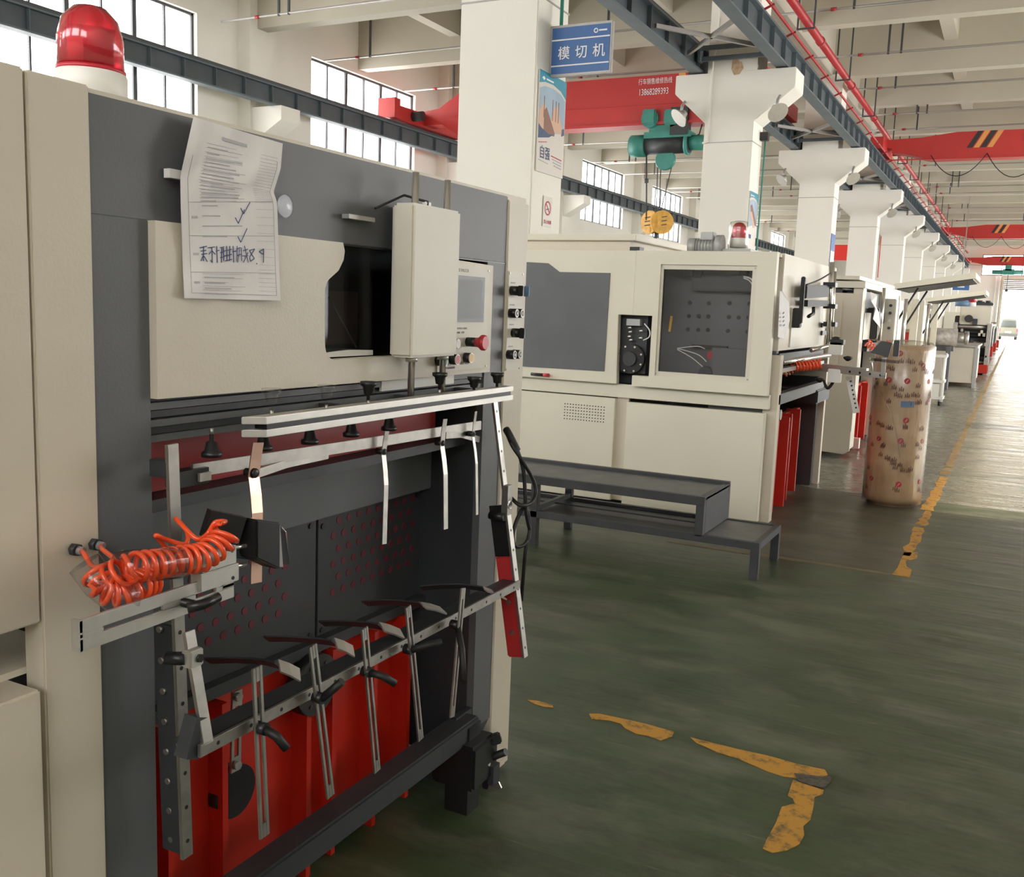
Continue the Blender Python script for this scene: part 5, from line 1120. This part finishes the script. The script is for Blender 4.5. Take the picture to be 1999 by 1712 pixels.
def open_lid(y, xt, z0, label, w=2.0, par=None):
    t = subthing('open_lid', par, (xt-.7, y+w/2, z0-.3), label)
    MB().add([(xt-1.15, y, z0-.19), (xt, y, z0), (xt, y+w, z0), (xt-1.15, y+w, z0-.19), (xt-1.15, y, z0-.11), (xt-.01, y, z0+.09), (xt-.01, y+w, z0+.09), (xt-1.15, y+w, z0-.11)],
             [(0, 3, 2, 1), (4, 5, 6, 7), (0, 1, 5, 4), (1, 2, 6, 5), (2, 3, 7, 6), (3, 0, 4, 7)]).build('lid_shell', cream, t, bevel=.006)
    MB().add([(xt-1.1, y+.05, z0-.20), (xt-.04, y+.05, z0-.022), (xt-.04, y+w-.05, z0-.022), (xt-1.1, y+w-.05, z0-.20), (xt-1.1, y+.05, z0-.17), (xt-.04, y+.05, z0+.01), (xt-.04, y+w-.05, z0+.01), (xt-1.1, y+w-.05, z0-.17)],
             [(0, 3, 2, 1), (4, 5, 6, 7), (0, 1, 5, 4), (1, 2, 6, 5), (2, 3, 7, 6), (3, 0, 4, 7)]).build('lid_liner', darker, t)
    for yy in (y+.1, y+w-.2):
        MB().tube([(xt-.8, yy, z0-.16), (xt-1.15, yy+.02, z0-.85)], .018, 6).build('gas_strut', black, t)
    return t
def back_machine(yf, yb, label, lid_y, xt, z0, lab2, xf=-1.55):
    t = thing('die_cutting_machine', label, 'machine', (-2.6, (yf+yb)/2, 0))
    MB().box(-3.9, xf-.02, yf, yb, .1, .98).build('lower_body', cream, t, bevel=.008)
    MB().box(-3.9, xf-.1, yf+.05, yb, .98, 1.0).build('table_deck', dark, t)
    MB().box(-3.9, xf-.35, yf+.3, yb-.2, 1.0, 1.42).build('inner_frame', darker, t); MB().box(-3.9, xf-.3, yf+.1, yf+.25, 1.42, 1.8).build('top_cover', cream, t, bevel=.01)
    MB().box(-3.9, xf-.2, yf+.1, yb, 1.0, 1.85).box(-2.6, xf-.1, yf, yf+.1, 1.35, 1.85).build('upper_body', cream, t, bevel=.008)
    B(xf-.55, xf-.12, yf-.012, yf, 1.12, 1.3).build('red_slot', redb, t)
    for yy in (yf, yb-.12): MB().box(xf-.12, xf, yy, yy+.12, .1, 1.9).build('frame_post', beige2, t, bevel=.006)
    MB().prism([(yf+.3, 1.05), (yf+.9, 1.05), (yf+.5, 1.8), (yf+.1, 1.8)], 'X', xf-.16, xf-.08).build('side_plate', dark, t); MB().tube([(xf+.03, yf+.6, 1.0), (xf+.03, yf+.6, 1.85)], .03, 8).build('guide_rod', chrome, t)
    open_lid(lid_y, xt, z0, lab2, par=t); return t
back_machine(15.3, 18.6, 'fourth cream machine with its lid raised over the aisle', 16.2, -.60, 2.19, 'nearest raised cream lid reaching over the aisle')
back_machine(19.6, 23.4, 'fifth cream machine partly hidden behind the film roll', 22.2, -.60, 2.10, 'second raised cream lid farther down the row')
# roll lying on the cabinet
t = thing('work_cabinet', 'low cream cabinet with a steel top beyond the film roll', 'cabinet', (-1.25, 26.6, 0))
MB().box(-1.70, -.78, 25.1, 28.2, .10, .93).build('cabinet_body', beige, t, bevel=.01); MB().box(-1.74, -.74, 25.06, 28.25, .94, .985).build('worktop', steel, t, bevel=.004)
MB().box(-.80, -.72, 25.08, 25.2, 0, .93).build('corner_post', motorg, t); MB().box(-1.66, -1.6, 25.2, 25.3, 0, .1).box(-.9, -.84, 28, 28.1, 0, .1).box(-1.66, -1.6, 28, 28.1, 0, .1).build('leg', darker, t)
c1, c2 = at(1802, 655, Y=24.0), at(1862, 654, Y=24.0)
t = thing('film_roll', 'wrapped roll lying across the machine beyond the standing roll', 'roll', (-1.5, 24.0, .985))
MB().cyl((-2.6, 23.8, 1.17), (-1.16, 24.0, 1.17), .20, n=24).build('kraft_wrap', mat('wrap_mottled', (.33, .29, .25), .5, var=.5, vscale=9), t); MB().cyl((-1.16, 24.0, 1.17), (-.98, 24.02, 1.17), .12, n=18).build('core', alu, t); MB().cyl((-1.0, 24.02, 1.17), (-.92, 24.03, 1.17), .15, n=18).build('end_disc', alu, t)
t = thing('roll_cradle', 'steel cradle carrying the lying roll', 'stand', (-1.8, 24.0, 0))
MB().box(-2.5, -2.4, 23.7, 24.2, 0, .97).box(-1.35, -1.25, 23.8, 24.2, 0, .97).box(-2.5, -1.2, 23.9, 24.1, .86, .97).build('cradle_frame', dark, t)
t = thing('light_trolley', 'white steel trolley frame just right of the standing film roll', 'trolley', (-1.3, 19.2, 0))
for xx in (-1.50, -1.09): MB().tube([(xx, 19.1, .08), (xx, 19.1, .86), (xx, 19.4, .92)], .04, 8).build('upright', white, t)
for z_, nm in ((.88, 'top_shelf'), (.42, 'shelf'), (.12, 'shelf')): B(-1.54, -1.05, 19.05, 19.5, z_, z_+.05).build(nm, white, t)
MB().box(-1.35, -1.12, 19.08, 19.3, .17, .40).build('box', white, t)
for xx in (-1.48, -1.11):
    for yy in (19.15, 19.45): MB().cyl((xx-.02, yy, .05), (xx+.02, yy, .05), .05, n=10).build('castor', blackr, t)
# printing press at the end of the row
def press(yf, x0, x1, label, h=2.0, n=5):
    t = thing('printing_press', label, 'machine', ((x0+x1)/2, yf+1, 0)); rg = random.Random(int(yf))
    MB().box(x0, x1-.1, yf+.5, yf+2.6, .0, 1.7).build('press_body', darker, t, bevel=.02)
    MB().box(x0+.15, x1-.05, yf, yf+.5, 1.45, h).build('ink_head', beige2, t, bevel=.02); MB().box(x0+.1, x1-.02, yf-.05, yf+.55, h, h+.08).build('head_cap', darker, t, bevel=.02)
    for k in range(4): MB().cyl((x0+.2+.22*k, yf+.2, h+.08), (x0+.2+.22*k, yf+.2, h+.14), .07, n=10).build('head_knob', darker, t)
    for k in range(n): MB().cyl((x0, yf+.2+.3*(k % 2), .35+.26*k), (x1, yf+.2+.3*(k % 2), .35+.26*k), .07+.02*(k % 3), n=14).build('roller', [steel, dark, chrome, darker][k % 4], t)
    for k in range(14):
        x_ = rg.uniform(x0, x1-.1); z_ = rg.uniform(.4, 1.5); s_ = rg.uniform(.05, .14); MB().box(x_, x_+s_, yf-.1, yf+.1, z_, z_+s_*1.4).build('fitting_block', [black, motorg, steel, beige2, darker][k % 5], t, bevel=.006)
    MB().cyl((x0+.4, yf-.15, 1.62), (x0+.4, yf+.1, 1.62), .11, n=14).build('black_dial', black, t); B(x0, x0+.12, yf-.02, yf+.5, 0, 1.5).build('side_frame', steel, t); B(x1-.12, x1, yf-.02, yf+.5, 0, 1.5).build('side_frame', steel, t)
    MB().box(x0+.1, x1, yf-.2, yf+.6, .05, .3).build('red_base', redp, t, bevel=.01); return t
press(31.5, -1.65, -.62, 'black and cream printing press with stacked rollers', 2.02)
press(37.5, -1.75, -.75, 'second dark printing press farther down the aisle', 2.1)
t = thing('slitting_machine', 'grey open frame machine with green-grey rollers left of the press', 'machine', (-2.6, 32, 0))
MB().box(-3.9, -1.95, 29.5, 32.0, .0, .5).build('base', dark, t); B(-2.15, -1.95, 29.5, 32.0, .5, 1.85).build('side_frame', beige2, t); B(-3.9, -3.7, 29.5, 32, .5, 1.85).build('side_frame', beige2, t); MB().box(-3.9, -1.95, 29.5, 30.0, 1.85, 1.95).build('top_plate', motorg, t)
for k in range(8): MB().cyl((-3.7, 29.7, .6+.15*k), (-2.15, 29.7, .6+.15*k), .06, n=12).build('roller', dark if k % 2 else green, t)
c = at(1880, 592, Y=29.8); MB().lathe((c.x, 29.8, 1.95), [(.2, 0), (.2, .12), (.1, .2), (.1, .28)], 14).build('motor', bluem, t)
beacon(at(1897, 600, Y=29.8).x, 29.8, 1.95, .10, 'small red beacon on the far slitting machine')
for k, (yy, nm, lb) in enumerate(((44, 'distant_machine', 'first of the small distant machines beside the aisle'), (52, 'distant_machine', 'middle one of the small distant machines beside the aisle'), (61, 'distant_machine', 'last distant machine before the far door'))):
    t = thing(nm, lb, 'machine', (-2.3, yy, 0)); MB().box(-3.6, -1.2, yy, yy+3.5, 0, 1.2).build('body', beige, t, bevel=.02); MB().box(-3.6, -1.6, yy, yy+3, 1.2, 1.9).build('upper_body', cream, t, bevel=.02)
    MB().box(-1.2, -.95, yy+.4, yy+2.6, .2, 1.3).build('roller_frame', dark, t); MB().cyl((-1.6, yy-.1, 1.35), (-1.0, yy-.1, 1.35), .2, n=12).build('roller', steel, t); MB().box(-1.1, -.8, yy+2.8, yy+3.2, .05, .5).build('red_box', redp, t)
for xx in (-1.32, ): 
    t = thing('drop_pipe', 'thin vertical pipes at the left jamb of the far door', 'pipe', (-1.6, YE-.1, 0)); MB().tube([(-1.45, YE-.15, 0), (-1.45, YE-.15, 5.0)], .06, 8).tube([(-1.7, YE-.15, 0), (-1.7, YE-.15, 5.0)], .04, 8).build('pipe', whitet, t)

# car outside the door
t = thing('car', 'pale green car parked in the bright yard beyond the far door', 'car', (-.6, 101, 0))
zc = .28
MB().prism([(-1.42, .35), (-1.42, 1.02), (-1.30, 1.12), (.10, 1.12), (.22, 1.02), (.22, .35), (.1, .28), (-1.3, .28)], 'Y', 99, 103.2).build('body', carp, t, bevel=.05)
MB().prism([(-1.30, 1.12), (-1.18, 1.80), (-1.10, 1.88), (-.10, 1.88), (-.02, 1.80), (.10, 1.12)], 'Y', 99.4, 102).build('cabin', carp, t, bevel=.04)
MB().prism([(-1.20, 1.2), (-1.10, 1.72), (-.10, 1.72), (.0, 1.2)], 'Y', 99.37, 99.4).build('rear_window', glassd, t)
for xx in (-1.38, -.06):
    for yy in (99.8, 102.3): MB().cyl((xx, yy, .33), (xx+.24, yy, .33), .33, n=18).build('wheel', blackr, t)
B(-1.38, -1.25, 98.96, 99.0, .75, .98).build('tail_lamp', redbtn, t); B(.05, .18, 98.96, 99.0, .75, .98).build('tail_lamp', redbtn, t); B(-1.4, .2, 98.92, 99.02, .38, .55).build('bumper', darker, t); B(-.85, -.35, 98.96, 98.99, .62, .76).build('number_plate', whitet, t)

# ------------------------------------------------------------------ worn yellow floor lines
def patch(pts, label, name='floor_line', parent=None):
    P = [at(a, b, Z=.002) for a, b in pts]; mb = MB().prism([(p.x, p.y) for p in P], 'Z', .0002, .002)
    if parent: return mb.build(name, yline, parent)
    return tag(mb.build(name, yline), label, 'floor marking')
patch([(1030, 1366), (1052, 1368), (1078, 1376), (1080, 1381), (1060, 1379), (1042, 1373)], 'smallest yellow paint scrap beside the nearest machine')
patch([(1150, 1393), (1170, 1393), (1218, 1403), (1262, 1413), (1316, 1428), (1312, 1437), (1290, 1445), (1266, 1436), (1242, 1432), (1220, 1421), (1212, 1412), (1190, 1406), (1155, 1403)], 'left broken piece of the worn yellow line on the green floor')
patch([(1348, 1439), (1375, 1446), (1440, 1462), (1500, 1475), (1560, 1492), (1610, 1502), (1616, 1512), (1600, 1524), (1555, 1518), (1530, 1515), (1500, 1506), (1470, 1493), (1440, 1480), (1400, 1468), (1382, 1459), (1360, 1450)], 'long yellow line piece running to the corner on the green floor')
patch([(1548, 1522), (1570, 1530), (1608, 1542), (1606, 1550), (1590, 1556), (1588, 1575), (1582, 1600), (1568, 1612), (1570, 1630), (1560, 1648), (1535, 1660), (1508, 1664), (1489, 1656), (1496, 1640), (1515, 1605), (1526, 1575), (1552, 1568), (1548, 1558), (1538, 1553), (1542, 1540)], 'yellow corner leg pointing towards the viewer on the green floor')
t = thing('oil_scab', 'dark crusty scab at the corner of the yellow line', 'stain', at(1585, 1522, Z=0))
p_ = [at(a, b, Z=.003) for a, b in ((1550, 1509), (1575, 1512), (1605, 1516), (1624, 1512), (1623, 1526), (1608, 1538), (1580, 1532), (1558, 1524))]
MB().prism([(p.x, p.y) for p in p_], 'Z', .0005, .004).build('crust', mat('crust', (.09, .075, .055), .8, var=.4, vscale=40, bump=.6, bscale=60), t, bevel=.001)
ll = thing('lane_line', 'long worn yellow lane line along the machine row', 'floor marking', (-.5, 20, 0)); rg = random.Random(5)
patch([(1742, 1121), (1776, 1127), (1780, 1112), (1770, 1106), (1768, 1095), (1790, 1090), (1792, 1078), (1765, 1078), (1752, 1108)], '', 'line_piece', ll)
y = 6.72
while y < 80:
    ln = rg.uniform(.5, 1.3)*(1 if y < 20 else 3); wl, wr = [], []; n_ = 8
    fade = rg.uniform(0, .03)
    for k in range(n_+1):
        yy = y+ln*k/n_; wl.append((-.565+rg.uniform(0, .03)+fade, yy)); wr.append((-.445-rg.uniform(0, .03), yy))
    MB().prism(wl+wr[::-1], 'Z', .0002, .002).build('line_piece', yline if y < 8.6 or 9.0 < y < 10.2 else fadel, ll); y += ln+rg.uniform(.0, .12)
bl = thing('lane_line', 'faded cross line at the slab joint between the step and the lane line', 'floor marking', (-.9, 6.2, 0))
MB().prism([(-1.95, 6.13), (-1.4, 6.12), (-.9, 6.15), (-.55, 6.14), (-.53, 6.19), (-1.1, 6.2), (-1.9, 6.19)], 'Z', .0002, .0015).build('line_piece', mat('faded_line', (.17, .13, .07), .6, var=.3), bl)

# repeats of one kind share a group
GROUPS = {'die_cutting_machine': 'die cutting machines in the row', 'bridge_crane': 'red bridge cranes', 'crane_runway': 'crane runway girders', 'coiled_air_hose': 'orange coiled air hoses',
          'air_fitting': 'air fittings on the cream post', 'warning_beacon': 'red warning beacons', 'wall_poster': 'posters on the columns', 'hanging_sign': 'blue hanging signs', 'banner': 'red panels between the columns',
          'film_roll': 'wrapped film rolls', 'paper_sheet': 'paper sheets stuck on the machines', 'printing_press': 'printing presses', 'distant_machine': 'small distant machines', 'floor_line': 'worn yellow floor lines', 'lane_line': 'lane lines', 'spiral_sleeve': 'clear sleeves on the hoses'}
for o in list(bpy.data.objects):
    k = o.name.split('.')[0]
    if o.parent is None and k in GROUPS and 'group' not in o: o['group'] = GROUPS[k]
